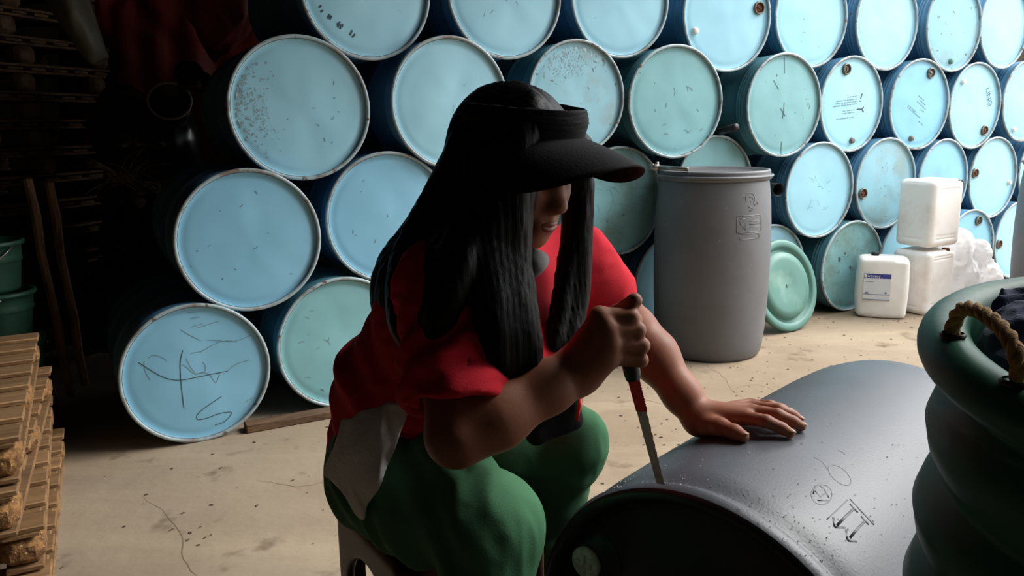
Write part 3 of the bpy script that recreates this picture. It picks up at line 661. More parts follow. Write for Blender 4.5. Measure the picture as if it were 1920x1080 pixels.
g = MB().lathe([(r, a) for a, r in LPROF] + [(.0001, .965)], 96, 'y'); link('body', fixn(g.mesh('body', M['dark_barrel'])), e, loc=(0, -.49, LZ))
g = MB().lathe([(.319, .0), (.314, -.006), (.305, -.007), (.298, -.002), (.294, .012), (.29, .028), (.27, .034), (.2, .036), (.19, .033), (.1, .03), (.0001, .03)], 96, 'y')
hd = link('end_head', fixn(g.mesh('end_head', M['black_plastic'])), e, loc=(0, -.49, LZ))
# bung plugs in the end
def on_end(u, v, y=.03):
    d = Vector(ray(u, v)); P0 = LC + AX * y; t = (P0 - Vector(EYE)).dot(AX) / d.dot(AX); return inv @ (Vector(EYE) + d * t)
pb = on_end(1110, 1048); g = MB().lathe([(.0001, -.022), (.024, -.022), (.027, -.019), (.028, -.014), (.034, -.012), (.036, 0), (.05, .002)], 32, 'y')
M['plug'] = mat('pale_plug', lin((226, 228, 226)), .5, lin((190, 192, 190)), 60, 4, (.4, .6), bump=.3, bscale=120)
g2 = MB().lathe([(.0001, -.024), (.026, -.024), (.03, -.02), (.03, -.012), (.0001, -.012)], 32, 'y'); g2.box((0, -.025, 0), (.036, .005, .009)); g2.box((0, -.0255, 0), (.008, .004, .036))
co = link('bung_collar', fixn(MB().lathe([(.03, -.012), (.036, -.012), (.044, .0), (.06, .004)], 32, 'y').mesh('bung_collar', M['black_plastic'])), e, loc=(pb.x, pb.y, pb.z))
link('plug', fixn(g2.mesh('plug', M['plug'])), co)
pb2 = Vector((.0 - (pb.x), pb.y, 2 * LZ - pb.z)); co2 = link('bung_collar', co.data, e, loc=pb2); link('plug', bpy.data.meshes['plug'] if False else co.children[0].data, co2)
# moulded marks on the barrel wall
def cz(a, b_): return (1200 + a / 2.454, 640 + b_ / 2.454)
def bstroke(g, pts, rad, sub=6):
    P = []
    for (a, b_) in pts: P.append(inv @ on_barrel(*cz(a, b_), -rad * .72))
    g.tube(catmull([tuple(p) for p in P], 4) if len(P) > 2 and sub > 1 else P, rad, 6)
g = MB()
bstroke(g, [(963, 730), (1018, 789), (1073, 848)], .0032); bstroke(g, [(858, 822), (908, 776), (955, 730)], .0014)
for pts in ([(962, 753), (998, 792)], [(980, 775), (944, 810), (903, 852)], [(887, 815), (892, 860)], [(892, 860), (938, 862)], [(1012, 808), (1048, 848)], [(1030, 832), (996, 868), (962, 908)], [(945, 872), (951, 921)], [(951, 921), (992, 925)]): bstroke(g, pts, .0034, 1)
link('moulded_arrows', fixn(g.mesh('moulded_arrows', M['dark_barrel'])), e)
g = MB(); bstroke(g, [(835 + 48 * math.cos(t), 707 + 46 * math.sin(t)) for t in np.linspace(0, 2 * PI, 17)], .0012)
for pts in ([(806, 668), (796, 705)], [(803, 690), (826, 718), (850, 702)], [(846, 684), (868, 724)], [(815, 735), (866, 735)], [(826, 668), (842, 680)]): bstroke(g, pts, .002, 1)
link('recycling_symbol', g.mesh('recycling_symbol', M['dark_barrel']), e)
g = MB(); bstroke(g, [(918 + 54 * math.cos(t) * .9 + 18 * math.sin(t), 618 + 45 * math.sin(t) + 14 * math.cos(t)) for t in np.linspace(0, 2 * PI, 19)], .0015)
bstroke(g, [(912, 503), (930, 512), (942, 523)], .0015); bstroke(g, [(800, 535), (835, 555), (862, 590)], .001); link('moulded_ring', g.mesh('moulded_ring', M['dark_barrel']), e)
# shavings along the cut
V = []; F = []; r = random.Random(3)
for k in range(420):
    t = abs(r.gauss(0, .07)) + .006 if k < 330 else r.uniform(.02, .5); a = r.uniform(-.85, 1.0) if k < 330 else r.uniform(-.3, .9)
    rr = lrad(t) + .0006; c_ = LC + AX * t + (SX * math.sin(a) + Vector((0, 0, 1)) * math.cos(a)) * rr
    s_ = r.uniform(.0008, .0022); n = len(V)
    for q in ((1, 0, 0), (-.6, .8, 0), (-.5, -.8, 0), (0, 0, 1)):
        v = Vector(q); v.rotate(Matrix.Rotation(r.uniform(0, 6), 3, 'Z')); V.append(inv @ (c_ + v * s_))
    F += [(n, n + 1, n + 3), (n + 1, n + 2, n + 3), (n + 2, n, n + 3), (n, n + 2, n + 1)]
o = link('plastic_shavings', mesh('plastic_shavings', V, F, M['shaving'], False)); o.matrix_world = inv.inverted(); tag(o, 'pale plastic shavings scattered along the cut edge of the lying barrel', 'shavings', kind='stuff')

# ---------------------------------------------------------------- green tub in front
TB = (.665, .702, 0); tilt = math.radians(7.0)
e = empty('green_tub', (TB[0], TB[1], 0.0), (0, 0, 0), 'large ribbed green plastic tub with rope handle, nearest on the right', 'tub')
prof = [(.0001, .0), (.18, 0), (.2, .01)]
zz = .03
rb0 = .228
while zz < .86:
    rb = rb0 - .03 * max(0, .75 - zz)
    prof += [(rb, zz), (rb + .012, zz + .02), (rb + .018, zz + .045), (rb + .012, zz + .07), (rb, zz + .088), (rb - .002, zz + .094)]; zz += .1
ztop = .985
rb = rb0; prof += [(rb - .002, ztop - .07), (rb + .006, ztop - .056)]
for t in np.linspace(-2.2, 2.6, 16): prof.append((rb + .012 + .0255 * math.cos(t), ztop - .022 + .0255 * math.sin(t)))
prof += [(rb - .012, ztop - .04), (rb - .016, ztop - .12), (rb - .036, .2), (rb - .045, .02), (.0001, .015)]
RT_ = Matrix.Rotation(tilt, 4, 'X')
lift = .2 * math.sin(tilt) - .002
TM = Matrix.Translation((0, .115, lift)) @ RT_
g = MB().lathe(prof, 96); me = g.mesh('body', M['tub']); me.transform(TM); fixn(me)
link('body', me, e)
# rope handle threaded through the rim
def rim_pt(a, up=0.0, rr=None):
    v = TM @ Vector(((rr or rb + .014) * math.cos(a), (rr or rb + .014) * math.sin(a), ztop + .004 + up)); return v + Vector(TB)
def pix(P):
    d = np.asarray(P) - EYE; z = d @ FW; return np.array((960 + FPX * (d @ RT) / z, 540 - FPX * (d @ UP) / z))
def rim_angle(u, v):
    return min(np.linspace(PI * .6, PI * 1.6, 300), key=lambda a: float(np.hypot(*(pix(rim_pt(a)) - np.array((u, v))))))
a0, a1 = rim_angle(1770, 640), rim_angle(1902, 722)
A_, B_ = rim_pt(a0, -.02), rim_pt(a1, -.02)
ch = B_ - A_; upv = (TM.to_3x3() @ Vector((0, 0, 1)))
path = catmull([tuple(A_), tuple(A_ + upv * .03 + ch * -.02), tuple(A_ + ch * .12 + upv * .052), tuple(A_ + ch * .5 + upv * .058), tuple(A_ + ch * .85 + upv * .05), tuple(A_ + ch * 1.02 + upv * .03), tuple(B_)], 12)
for s_i in range(3):
    P = []; L = 0
    for i, p in enumerate(path):
        p = Vector(p); nx_ = Vector(path[min(i + 1, len(path) - 1)]); pv = Vector(path[max(i - 1, 0)]); t = (nx_ - pv).normalized()
        n1 = t.orthogonal().normalized() if i == 0 else (n1 - t * n1.dot(t)).normalized(); n2 = t.cross(n1)
        if i: L += (p - Vector(path[i - 1])).length
        ph = L / .022 * 2 * PI * .5 + s_i * 2 * PI / 3; P.append(p + (n1 * math.cos(ph) + n2 * math.sin(ph)) * .0035 - Vector(TB))
    MB().tube(P, .0042, 7).obj('rope_strand', M['rope'], e)
for a in (a0, a1):
    p = rim_pt(a, -.001) - Vector(TB); g = MB().lathe([(.010, -.004), (.0125, 0.001), (.010, .003)], 14); link('rope_hole', g.mesh('rope_hole', M['black_plastic']), e, loc=p)
# second knot low on the wall
p = rim_pt(rim_angle(1717, 640) - .03, -.33, rb + .018) - Vector(TB); g = MB()
g.tube([p + Vector((0, 0, .012)), p + Vector((-.008, -.004, 0)), p + Vector((0, 0, -.012))], [.004, .007, .004], 8); link('rope_knot', g.mesh('rope_knot', M['rope']), e)
# navy cloth in the tub
tc = TM @ Vector((0, 0, ztop - .1)) + Vector(TB)
f = Field((tc.x - .25, tc.y - .25, tc.z - .2), (tc.x + .25, tc.y + .30, tc.z + .2), .005)
f.ell((tc.x, tc.y, tc.z - .08), (.205, .205, .12), k=.02)
def cp(u, v, y): return aty(u, v, y * .88)
for P, R_ in (([cp(1815, 612, .97), cp(1850, 605, .96), cp(1890, 596, .96), cp(1925, 606, .95)], [.010, .020, .028, .03]),
              ([cp(1830, 640, .94), cp(1870, 632, .93), cp(1915, 622, .92), cp(1960, 630, .9)], [.018, .025, .03, .03]),
              ([cp(1825, 668, .92), cp(1860, 662, .9), cp(1900, 668, .88), cp(1950, 690, .86)], [.015, .02, .025, .03]),
              ([cp(1850, 690, .88), cp(1900, 700, .84), cp(1960, 710, .8)], [.02, .025, .03]),
              ([cp(1940, 640, .88), cp(2000, 660, .85), cp(2080, 640, .85)], [.03, .035, .03]), ([cp(1960, 600, .95), cp(2050, 620, .95), cp(2100, 680, .9)], [.03, .04, .03])):
    f.chain(P, R_, .012)
I_ = np.indices(f.F.shape); gx, gy, gz = [f.lo[i] + f.res * I_[i] for i in range(3)]
cyy = tc.y + (tc.z - gz) * math.tan(tilt); f.F = np.maximum(f.F, (np.sqrt((gx - tc.x) ** 2 + (gy - cyy) ** 2) - .206).astype(np.float32)); del I_, gx, gy, gz
f.warp(lambda P: .012 * vnoise(P, 15, 4) + .016 * np.abs(vnoise(P * np.array([1, 2.0, 1]), 24, 5)) + .005 * vnoise(P * np.array([2, 1, 1]), 48, 6), .06)
V_, Q_ = f.nets(1); o = link('navy_cloth', qmesh('navy_cloth', V_, Q_, M['denim'])); tag(o, 'crumpled navy blue work clothes lying inside the green tub', 'cloth')

# ---------------------------------------------------------------- pallets
def slat(name, d, m, bv=.003):
    me = MB().box((0, 0, 0), d).mesh(name, M[m]); bevel(me, bv, 1); return me
SL = {}
def pallet(loc, rotz, label, group, wm, L=1.15, Wd=.95, pitch=.125, near_only=False):
    """origin: right far bottom corner; -x is inward, -y runs towards the near end"""
    e = empty('wooden_pallet', loc, (0, 0, rotz), label, 'pallet', group)
    k = (wm, L, Wd, pitch)
    if k not in SL:
        ht = pitch - .006
        SL[k] = dict(top=slat('deck_board', (Wd, .095, .015), wm), base=slat('base_board', (.085, L, .014), wm), st=slat('stringer_board', (.085, L, .013), wm),
                     bl=slat('block', (.10, .125, ht - .042), 'chip' if wm == 'wood' else wm, .022))
    S = SL[k]; ht = pitch - .006
    for i in range(8): link('deck_board', S['top'], e, loc=(-Wd / 2, -.0475 - i * (L - .095) / 7, ht - .0075))
    for x in (-.055, -Wd / 2, -Wd + .055):
        link('base_board', S['base'], e, loc=(x, -L / 2, .007)); link('stringer_board', S['st'], e, loc=(x, -L / 2, ht - .0215))
        for y in (-.06, -L / 2, -L + .06): link('block', S['bl'], e, loc=(x, y, .014 + (ht - .042) / 2))
    return e
pyaw = math.atan2(.41, .8) * 1.0
PO = [(0, 0, 'bottom'), (-.025, .03, 'second lowest'), (-.012, -.02, 'third lowest'), (-.04, .01, 'topmost')]
for i, (dx, dy, nm) in enumerate(PO):
    c_ = Vector((-1.70, 2.86, 0)) + Vector((math.cos(pyaw), math.sin(pyaw), 0)) * dx + Vector((-math.sin(pyaw), math.cos(pyaw), 0)) * dy
    pallet((c_.x, c_.y, i * .125 + .0), pyaw + math.radians((0, 1.2, -1.5, .8)[i]), 'light wooden pallet with chip blocks, %s of the low stack at lower left' % nm, 'low pallet stack', 'wood')
for i in range(14):
    r = rng.uniform(-.04, .04); names = ['bottom', 'second', 'third', 'fourth', 'fifth', 'sixth', 'seventh', 'eighth', 'ninth', 'tenth', 'eleventh', 'twelfth', 'thirteenth', 'topmost']
    pallet((-2.13 - .017 * i + r, 4.75 + r, i * .14), math.radians(-16 + rng.uniform(-3, 3)), 'old dark wooden pallet, %s from floor in the tall stack at upper left' % names[i] if i not in (0, 13) else 'old dark wooden pallet, %s one of the tall stack at upper left' % names[i], 'tall pallet stack', 'oldwood', 1.1, 1.0, .14)

# leaning sticks, buckets, tarps and bags in the dark corner
def stick(u0, v0, y0, u1, v1, y1, w_, label, m='stick'):
    a, b_ = Vector(aty(u0, v0, y0)), Vector(aty(u1, v1, y1)); d = b_ - a; L = d.length
    g = MB(); n = 7
    P = [a + d * (i / (n - 1)) + Vector((.006 * math.sin(i * 2.1), 0, .004 * math.cos(i))) for i in range(n)]
    g.tube([p - P[0] for p in P], [w_ * (1 + .08 * math.sin(i * 1.7)) for i in range(n)], 6); o = g.obj('wooden_stick', M[m], loc=P[0], smooth=False)
    return tag(o, label, 'stick')
q = atz(120, 690, 0); stick(52, 338, 3.55, 134, 746, 3.42, .019, 'pale wooden stick leaning at left, nearer the green buckets')
stick(92, 345, 3.7, 160, 724, 3.58, .019, 'brown wooden stick leaning at left, nearer the drums')
def bucket(loc, r, h, label):
    e = empty('green_bucket', loc, (0, 0, rng.uniform(0, 3)), label, 'bucket', 'stacked green buckets')
    pr = [(.0001, 0), (r * .78, 0), (r * .8, .01), (r * .9, h * .55), (r * .93, h * .58), (r * .96, h * .6), (r * .94, h * .68), (r * .97, h * .9), (r * 1.06, h * .91), (r * 1.08, h * .95), (r * 1.06, h * .99), (r * .99, h), (r * .94, h * .98), (r * .86, h * .4), (r * .76, .02), (.0001, .02)]
    link('body', fixn(MB().lathe(pr, 40).mesh('body', M['bucketgreen'])), e)
    g = MB(); g.tube([(r * 1.09 * math.cos(t), r * 1.09 * math.sin(t) , h * .9 - .1 * math.sin(t)) for t in np.linspace(0, PI, 14)], .004, 6); link('wire_handle', g.mesh('wire_handle', M['metal']), e)
    return e
bb = Vector(aty(4, 600, 3.15)); bz = .0
bucket((bb.x, bb.y, 0.0), .135, .40, 'green bucket at left edge, bottom of the stack of three'); bucket((bb.x - .005, bb.y, .402), .13, .19, 'green bucket at left edge, middle of the stack of three'); bucket((bb.x - .015, bb.y, .594), .12, .2, 'green bucket at left edge, top of the stack of three')

def sheet(name, pts, nu, nv, fold, m, thick=.006, seed=1, fs=1.0):
    """hanging cloth from a rows x cols net of 3-D control points, with folds"""
    rows = [catmull(r_, nu) for r_ in pts]; cols = list(zip(*rows)); G = [catmull(list(c__), nv) for c__ in cols]
    G = np.array(G); nU, nV = G.shape[:2]; P = G.reshape(-1, 3)
    dsp = fold * (vnoise(P * np.array([1, 1, .35]), 9 * fs, seed) + .5 * vnoise(P * np.array([1, 1, .6]), 20 * fs, seed + 1)); P = P + dsp[:, None] * np.array([.35, -.93, 0])
    V = [tuple(p) for p in P] + [tuple(p + np.array([-.2 * thick, thick, 0])) for p in P]; F = []; o_ = len(P)
    for i in range(nU - 1):
        for j in range(nV - 1):
            a = i * nV + j; F.append((a, a + 1, a + nV + 1, a + nV)); F.append((a + o_, a + nV + o_, a + nV + 1 + o_, a + 1 + o_))
    bd = [i * nV for i in range(nU)] + [(nU - 1) * nV + j for j in range(1, nV)] + [i * nV + nV - 1 for i in range(nU - 2, -1, -1)] + [j for j in range(nV - 2, 0, -1)]
    for a, b_ in zip(bd, bd[1:] + bd[:1]): F.append((a, b_, b_ + o_, a + o_))
    return link(name, fixn(mesh(name, V, F, m)))
o = sheet('red_tarp', [[aty(u, v, y) for u, y in ((110, 5.1), (200, 5.0), (300, 5.0), (400, 5.05), (500, 5.1))] for v in (-120, 40, 180, 330, 470)], 8, 8, .06, M['redtarp'], seed=3); tag(o, 'dark red tarpaulin hanging behind the pallets at upper left', 'tarpaulin')
f = Field((-2.2, 3.9, 1.3), (-1.1, 5.0, 2.3), .012)
def rp_(u, v, y): return aty(u, v, y)
f.chain([rp_(405, 105, 4.35), rp_(410, 60, 4.35), rp_(420, 10, 4.35), rp_(430, -60, 4.35)], [.035, .11, .16, .17], .05)
f.chain([rp_(375, 20, 4.4), rp_(440, 30, 4.4)], [.09, .09], .05)
f.warp(lambda P: .03 * np.abs(vnoise(P * np.array([1.6, 1.6, .5]), 8, 6)) + .008 * vnoise(P, 30, 7), .06)
V_, Q_ = f.nets(1); o = link('red_sack', qmesh('red_sack', V_, Q_, M['redtarp'])); tag(o, 'bulging red sack hanging just left of the top drum', 'sack')
o = sheet('grey_sheet', [[aty(u, v, y) for u, v, y in r_] for r_ in ([(60, -70, 3.75), (110, -60, 3.68), (150, -50, 3.7)], [(75, -20, 3.68), (130, 0, 3.6), (178, 30, 3.68)], [(95, 20, 3.68), (150, 60, 3.6), (200, 95, 3.68)], [(140, 85, 3.7), (170, 120, 3.64), (205, 108, 3.68)])], 6, 6, .03, M['greytarp'], seed=8)
tag(o, 'dirty grey plastic sheet draped over the tall pallet stack', 'sheet')
def lump(name, spec, m, label, cat, seed, amp=.02, y0=3.9):
    P = [aty(u, v, y) for u, v, y, r in spec]; R_ = [s_[3] for s_ in spec]; lo = np.min(P, 0) - max(R_) - .06; hi = np.max(P, 0) + max(R_) + .06
    f = Field(lo, hi, .012)
    for p, r in zip(P, R_): f.ell(p, (r, r, r * .9), k=.06)
    if lo[2] < 0: f.half((0, 0, 0.004), (0, 0, -1), .01)
    f.warp(lambda Q: amp * vnoise(Q, 8, seed) + amp * .7 * np.abs(vnoise(Q, 16, seed + 1)), .07)
    V_, Q_ = f.nets(1); return tag(link(name, qmesh(name, V_, Q_, M[m])), label, cat)
lump('black_bag', [(250, 250, 4.35, .22), (300, 260, 4.35, .2), (230, 200, 4.4, .12), (270, 360, 4.3, .22), (330, 330, 4.3, .18)], 'blackbag', 'shiny black rubbish bag heaped in the dark left of the drums', 'bag', 3)
lump('black_bag', [(250, 560, 4.2, .26), (200, 600, 4.1, .2), (300, 520, 4.25, .22), (260, 450, 4.3, .22)], 'blackbag', 'black rubbish bag on the floor in the dark below the other bag', 'bag', 5)
# black pail with a pale rim lying on the bags, and a dark helmet-like shell
pc = Vector(aty(318, 188, 4.12)); e = empty('black_pail', pc, (math.radians(62), math.radians(20), math.radians(8)), 'black pail with a pale worn rim tipped over on the bags', 'pail')
g = MB().lathe([(.0001, -.16), (.075, -.16), (.08, -.155), (.102, -.01), (.096, -.01), (.074, -.145), (.0001, -.15)], 36); link('body', fixn(g.mesh('body', M['black_plastic'])), e)
M['palerim'] = mat('pale_rim', lin((170, 166, 156)), .5); g = MB().lathe([(.096, -.012), (.104, -.012), (.107, -.004), (.103, .002), (.096, 0), (.096, -.012)], 36); link('rim', fixn(g.mesh('rim', M['palerim'])), e)
f = Field(aty(358, 138, 4.15) - .14, aty(358, 138, 4.15) + .14, .006); f.ell(aty(355, 138, 4.15), (.07, .07, .065), k=.01); f.ell(aty(375, 150, 4.12), (.06, .05, .045), k=.02); f.cone(aty(340, 160, 4.1), aty(385, 168, 4.1), .02, .015, .02)
V_, Q_ = f.nets(1); tag(link('black_helmet', qmesh('black_helmet', V_, Q_, M['blackbag'])), 'glossy black rounded shell lying on the bags beside the drums', 'shell')
# dry straw tuft
V = []; F = []; r = random.Random(9); root = Vector(aty(232, 335, 4.02)); g = MB()
for k in range(70):
    a = r.uniform(0, 2 * PI); l = r.uniform(.12, .26); d = Vector((math.cos(a) * .8, math.sin(a) * .5 - .2, r.uniform(-.3, .8))).normalized()
    p = root + Vector((r.uniform(-.03, .03), r.uniform(-.03, .03), r.uniform(-.02, .02))); g.tube([p, p + d * l * .5, p + d * l + Vector((0, 0, -.04))], [.0018, .0014, .0006], 4)
tag(g.obj('straw_tuft', M['straw'], smooth=False), 'tangled tuft of dry straw caught on the dark bags', 'straw', kind='stuff')

# ---------------------------------------------------------------- floor litter
V = []; F = []; r = random.Random(21)
for k in range(900):
    if k < 260: c_ = Vector((r.gauss(.9, .9), r.gauss(3.2, .5), 0))
    else: c_ = Vector((r.uniform(-1.6, 3.6), r.uniform(1.6, 5.0), 0))
    s_ = r.uniform(.003, .011); a = r.uniform(0, 6); n = len(V)
    for q, hgt in (((1, 0), .001), ((.2, .45), .004), ((-1, .1), .001), ((-.1, -.4), .003)):
        V.append((c_.x + s_ * (q[0] * math.cos(a) - q[1] * math.sin(a)), c_.y + s_ * (q[0] * math.sin(a) + q[1] * math.cos(a)), hgt))
    F.append((n, n + 1, n + 2, n + 3))
tag(link('floor_litter', mesh('floor_litter', V, F, M['litter'], False)), 'small dark crumbs and leaf bits scattered over the concrete', 'litter', kind='stuff')

# cracks in the concrete
M['crack'] = mat('crack_dirt', lin((122, 104, 82)), .95)
flo = bpy.data.objects['floor']
for pts in ([(1300, 668), (1330, 690), (1352, 702), (1372, 730), (1400, 752)], [(1372, 730), (1420, 722), (1470, 738)], [(1150, 760), (1200, 748), (1260, 762), (1290, 756)], [(270, 930), (330, 985), (350, 1060), (400, 1110)], [(480, 900), (560, 912), (610, 905)]):
    P = [atz(u, v, 0.0) for u, v in pts]; P = catmull(P, 6); V = []; F = []; r = random.Random(len(pts) + int(pts[0][0]))
    P = [p + np.array([r.uniform(-.006, .006), r.uniform(-.006, .006), 0]) for p in P]
    for k, p in enumerate(P):
        q = P[min(k + 1, len(P) - 1)] - P[max(k - 1, 0)]; nn = np.array([-q[1], q[0], 0]); nn /= np.linalg.norm(nn) + 1e-9; w_ = r.uniform(.0006, .0022) * math.sin(PI * (k + .6) / (len(P) + .2))
        V += [p + nn * w_ + np.array([0, 0, .0006]), p - nn * w_ + np.array([0, 0, .0006])]
        if k: F.append((2 * k - 2, 2 * k - 1, 2 * k + 1, 2 * k))
    link('floor_crack', mesh('floor_crack', V, F, M['crack'], False), flo)

# ---------------------------------------------------------------- the seated woman
M['skin'] = mat('skin', lin((152, 98, 74)), .5, lin((138, 84, 62)), 9, 4, (.4, .7), bump=.04, bscale=160, spec=.3)
M['nail'] = mat('nail', lin((206, 170, 152)), .35)
M['shirt'] = mat('red_cotton', lin((204, 40, 54)), .9, lin((188, 32, 46)), 6, bump=.1, bscale=400, spec=.15)
M['pants'] = mat('green_cotton', lin((76, 122, 88)), .9, lin((66, 110, 78)), 7, bump=.1, bscale=400, spec=.15)
M['hair'] = mat('black_hair', lin((9, 8, 8)), .42, lin((6, 5, 5)), 30, bump=.15, bscale=120, stretch=(5, 5, .3), spec=.1)
M['visor'] = mat('black_fabric', lin((20, 20, 22)), .8, lin((16, 16, 18)), 20, bump=.12, bscale=300, spec=.2)
M['mask'] = mat('grey_cloth', lin((128, 126, 126)), .8, lin((104, 102, 102)), 20)
M['rag'] = mat('white_rag', lin((236, 233, 230)), .9, lin((214, 210, 206)), 9, 5, (.4, .7), bump=.2, bscale=120)
M['red'] = mat('red_enamel', lin((196, 44, 34)), .5)
M['sandal'] = mat('sandal_rubber', lin((40, 36, 36)), .7)
J = lambda u, v, y: np.asarray(aty(u, v, y))
fwd = np.array([.69, -.66, -.30]); fwd /= np.linalg.norm(fwd)
hup = np.array([0, 0, 1.0]); hup -= fwd * (hup @ fwd); hup /= np.linalg.norm(hup)
hsd = np.cross(fwd, hup); HA = [fwd, hsd, hup]
HSC = .84
HC = J(1056, 392, 1.14) - (fwd * .128 - hup * .036) * HSC
def H(a, b, c): return HC + (fwd * a + hsd * b + hup * c) * HSC
def RH(*r): return tuple(x * HSC for x in r) if len(r) > 1 else r[0] * HSC
shR, shL = J(842, 545, 1.15), J(1078, 492, 1.42)
elR, wrR = J(856, 818, 1.03), J(1084, 694, 1.105)
elL = J(1190, 618, 1.57)
wrL = np.asarray(on_barrel(1312, 785, .034))
neck = J(905, 490, 1.30)
pelv, waist, chest = J(735, 868, 1.47), J(772, 725, 1.42), J(872, 590, 1.33)
hipR, hipL = J(728, 885, 1.38), J(765, 862, 1.57)
knR, knL = J(918, 985, 1.16), np.array([.115, 1.59, .565])
anR, anL = np.array([-.10, 1.02, .085]), np.array([.0, 1.66, .085])
base = empty('person', (-.265, 1.47, 0), (0, 0, 0), 'seated woman in red T-shirt, green trousers and black visor sawing the lying barrel', 'person')
BI = Matrix.Translation((.265, -1.47, 0))
def person_part(name, V_, Q_, m):
    me = qmesh(name, V_, Q_, m); me.transform(BI); return link(name, me, base)

# --- body: head, neck, trunk, arms and hands in one surface
f = Field((-.48, .82, .47), (.60, 1.75, 1.36), .0033)
f.ell(H(-.012, 0, .036), RH(.104, .084, .094), HA, .01)
f.ell(H(.03, 0, -.035), RH(.078, .066, .088), HA, .04)
f.ell(H(.07, 0, -.108), RH(.026, .028, .022), HA, .04)
for s_ in (-1, 1):
    f.ell(H(.055, s_ * .038, -.032), RH(.036, .03, .034), HA, .03)
    f.cone(H(.094, s_ * .012, .026), H(.082, s_ * .052, .024), RH(.010), RH(.010), .02)
    f.ell(H(.106, s_ * .033, .006), RH(.014, .02, .011), HA, .018, True)
    f.ell(H(.082, s_ * .033, .004), RH(.016, .017, .013), HA, .006)
    f.ell(H(.107, s_ * .0125, -.041), RH(.010, .007, .007), HA, .012)
    f.ell(H(-.005, s_ * .086, -.01), RH(.022, .009, .032), HA, .01)
f.cone(H(.092, 0, .012), H(.118, 0, -.03), RH(.008), RH(.0095), .02); f.ell(H(.119, 0, -.036), RH(.0105, .010, .0085), HA, .012)
f.cone(H(.098, -.017, -.069), H(.098, .017, -.069), RH(.007), RH(.007), .012); f.cone(H(.106, 0, -.067), H(.106, 0, -.068), RH(.006), RH(.006), .012)
f.cone(H(.097, -.015, -.082), H(.097, .015, -.082), RH(.008), RH(.008), .012); f.cone(H(.117, -.02, -.0755), H(.117, .02, -.0755), RH(.0035), RH(.0035), .005, True)
f.cone(H(-.03, 0, -.06), neck, .055, .062, .04)
f.chain([pelv, waist, chest, neck], [.10, .10, .11, .06], .05)
f.cone(chest + (neck - chest) * .6, shR, .07, .06, .05); f.cone(chest + (neck - chest) * .6, shL, .07, .055, .05)
mR = shR + (elR - shR) * .5
f.chain([shR, mR, elR], [.058, .05, .037], .03)
fm = elR + (wrR - elR) * .3; f.chain([elR, fm, elR + (wrR - elR) * .75, wrR], [.04, .045, .035, .028], .025)
mL = shL + (elL - shL) * .5; f.chain([shL, mL, elL], [.055, .05, .041], .03)
fm = elL + (wrL - elL) * .3; f.chain([elL, fm, elL + (wrL - elL) * .75, wrL], [.042, .046, .034, .027], .025)
# right fist round the saw handle
mc = [J(1124, 592, 1.088), J(1139, 617, 1.078), J(1145, 645, 1.078), J(1141, 671, 1.084)]
pi_ = [J(1183, 594, 1.088), J(1195, 619, 1.088), J(1203, 648, 1.088), J(1202, 675, 1.092)]
di = [J(1190, 600, 1.124), J(1192, 623, 1.122), J(1197, 651, 1.121), J(1196, 677, 1.12)]
ti = [J(1163, 606, 1.138), J(1166, 628, 1.138), J(1170, 655, 1.137), J(1172, 680, 1.134)]
for i in range(4): f.cone(wrR, mc[i], .026, .0145, .022)
f.cone(J(1112, 655, 1.10), J(1140, 635, 1.105), .026, .02, .02)
for i in range(4):
    r = (.0118, .012, .0116, .0104)[i]
    f.cone(mc[i], pi_[i], r * 1.1, r, .003); f.cone(pi_[i], di[i], r, r * .93, .004); f.cone(di[i], ti[i], r * .93, r * .8, .004)
f.chain([J(1098, 668, 1.115), J(1128, 622, 1.13), J(1158, 590, 1.130), J(1178, 577, 1.112), J(1190, 563, 1.098)], [.024, .0185, .0145, .0130, .0112], .006)
# left hand spread on the barrel
B = lambda u, v, o: np.asarray(on_barrel(u, v, o))
mcl = [B(1398, 783, .026), B(1412, 772, .03), B(1415, 764, .028), B(1408, 759, .022)]
fl = [[mcl[0], B(1437, 790, .028), B(1466, 803, .017), B(1481, 812, .010)], [mcl[1], B(1458, 778, .03), B(1487, 791, .018), B(1502, 799, .010)],
      [mcl[2], B(1460, 768, .029), B(1486, 779, .017), B(1498, 787, .010)], [mcl[3], B(1444, 760, .022), B(1466, 766, .014), B(1479, 772, .009)]]
for i in range(4): f.cone(wrL, mcl[i], .024, .0135, .02)
for i in range(4):
    r = (.0112, .0115, .011, .0098)[i]; f.chain(fl[i], [r * 1.2, r * 1.06, r * .96, r * .84], .004)
th = [B(1330, 797, .022), B(1352, 801, .02), B(1378, 810, .015), B(1394, 818, .011)]; f.chain(th, [.021, .016, .0128, .0106], .008)
V1, Q1 = f.nets(1); del f
f = Field((-.36, .86, -.01), (.22, 1.85, .75), .008)     # legs under the trousers, feet
for hp, kn, an in ((hipR, knR, anR), (hipL, knL, anL)):
    f.chain([pelv, hp, kn, an], [.085, .075, .052, .035], .04); d = (kn - hp); d[2] = 0; d /= np.linalg.norm(d)
    toe = an + d * .17; toe[2] = .045; heel = an - d * .03; heel[2] = .055
    f.cone(heel, toe, .03, .024, .03); f.cone(an, heel + d * .06, .035, .032, .03)
V2, Q2 = f.nets(1)
person_part('body', np.concatenate([V1, V2]), np.concatenate([Q1, Q2 + len(V1)]), M['skin'])
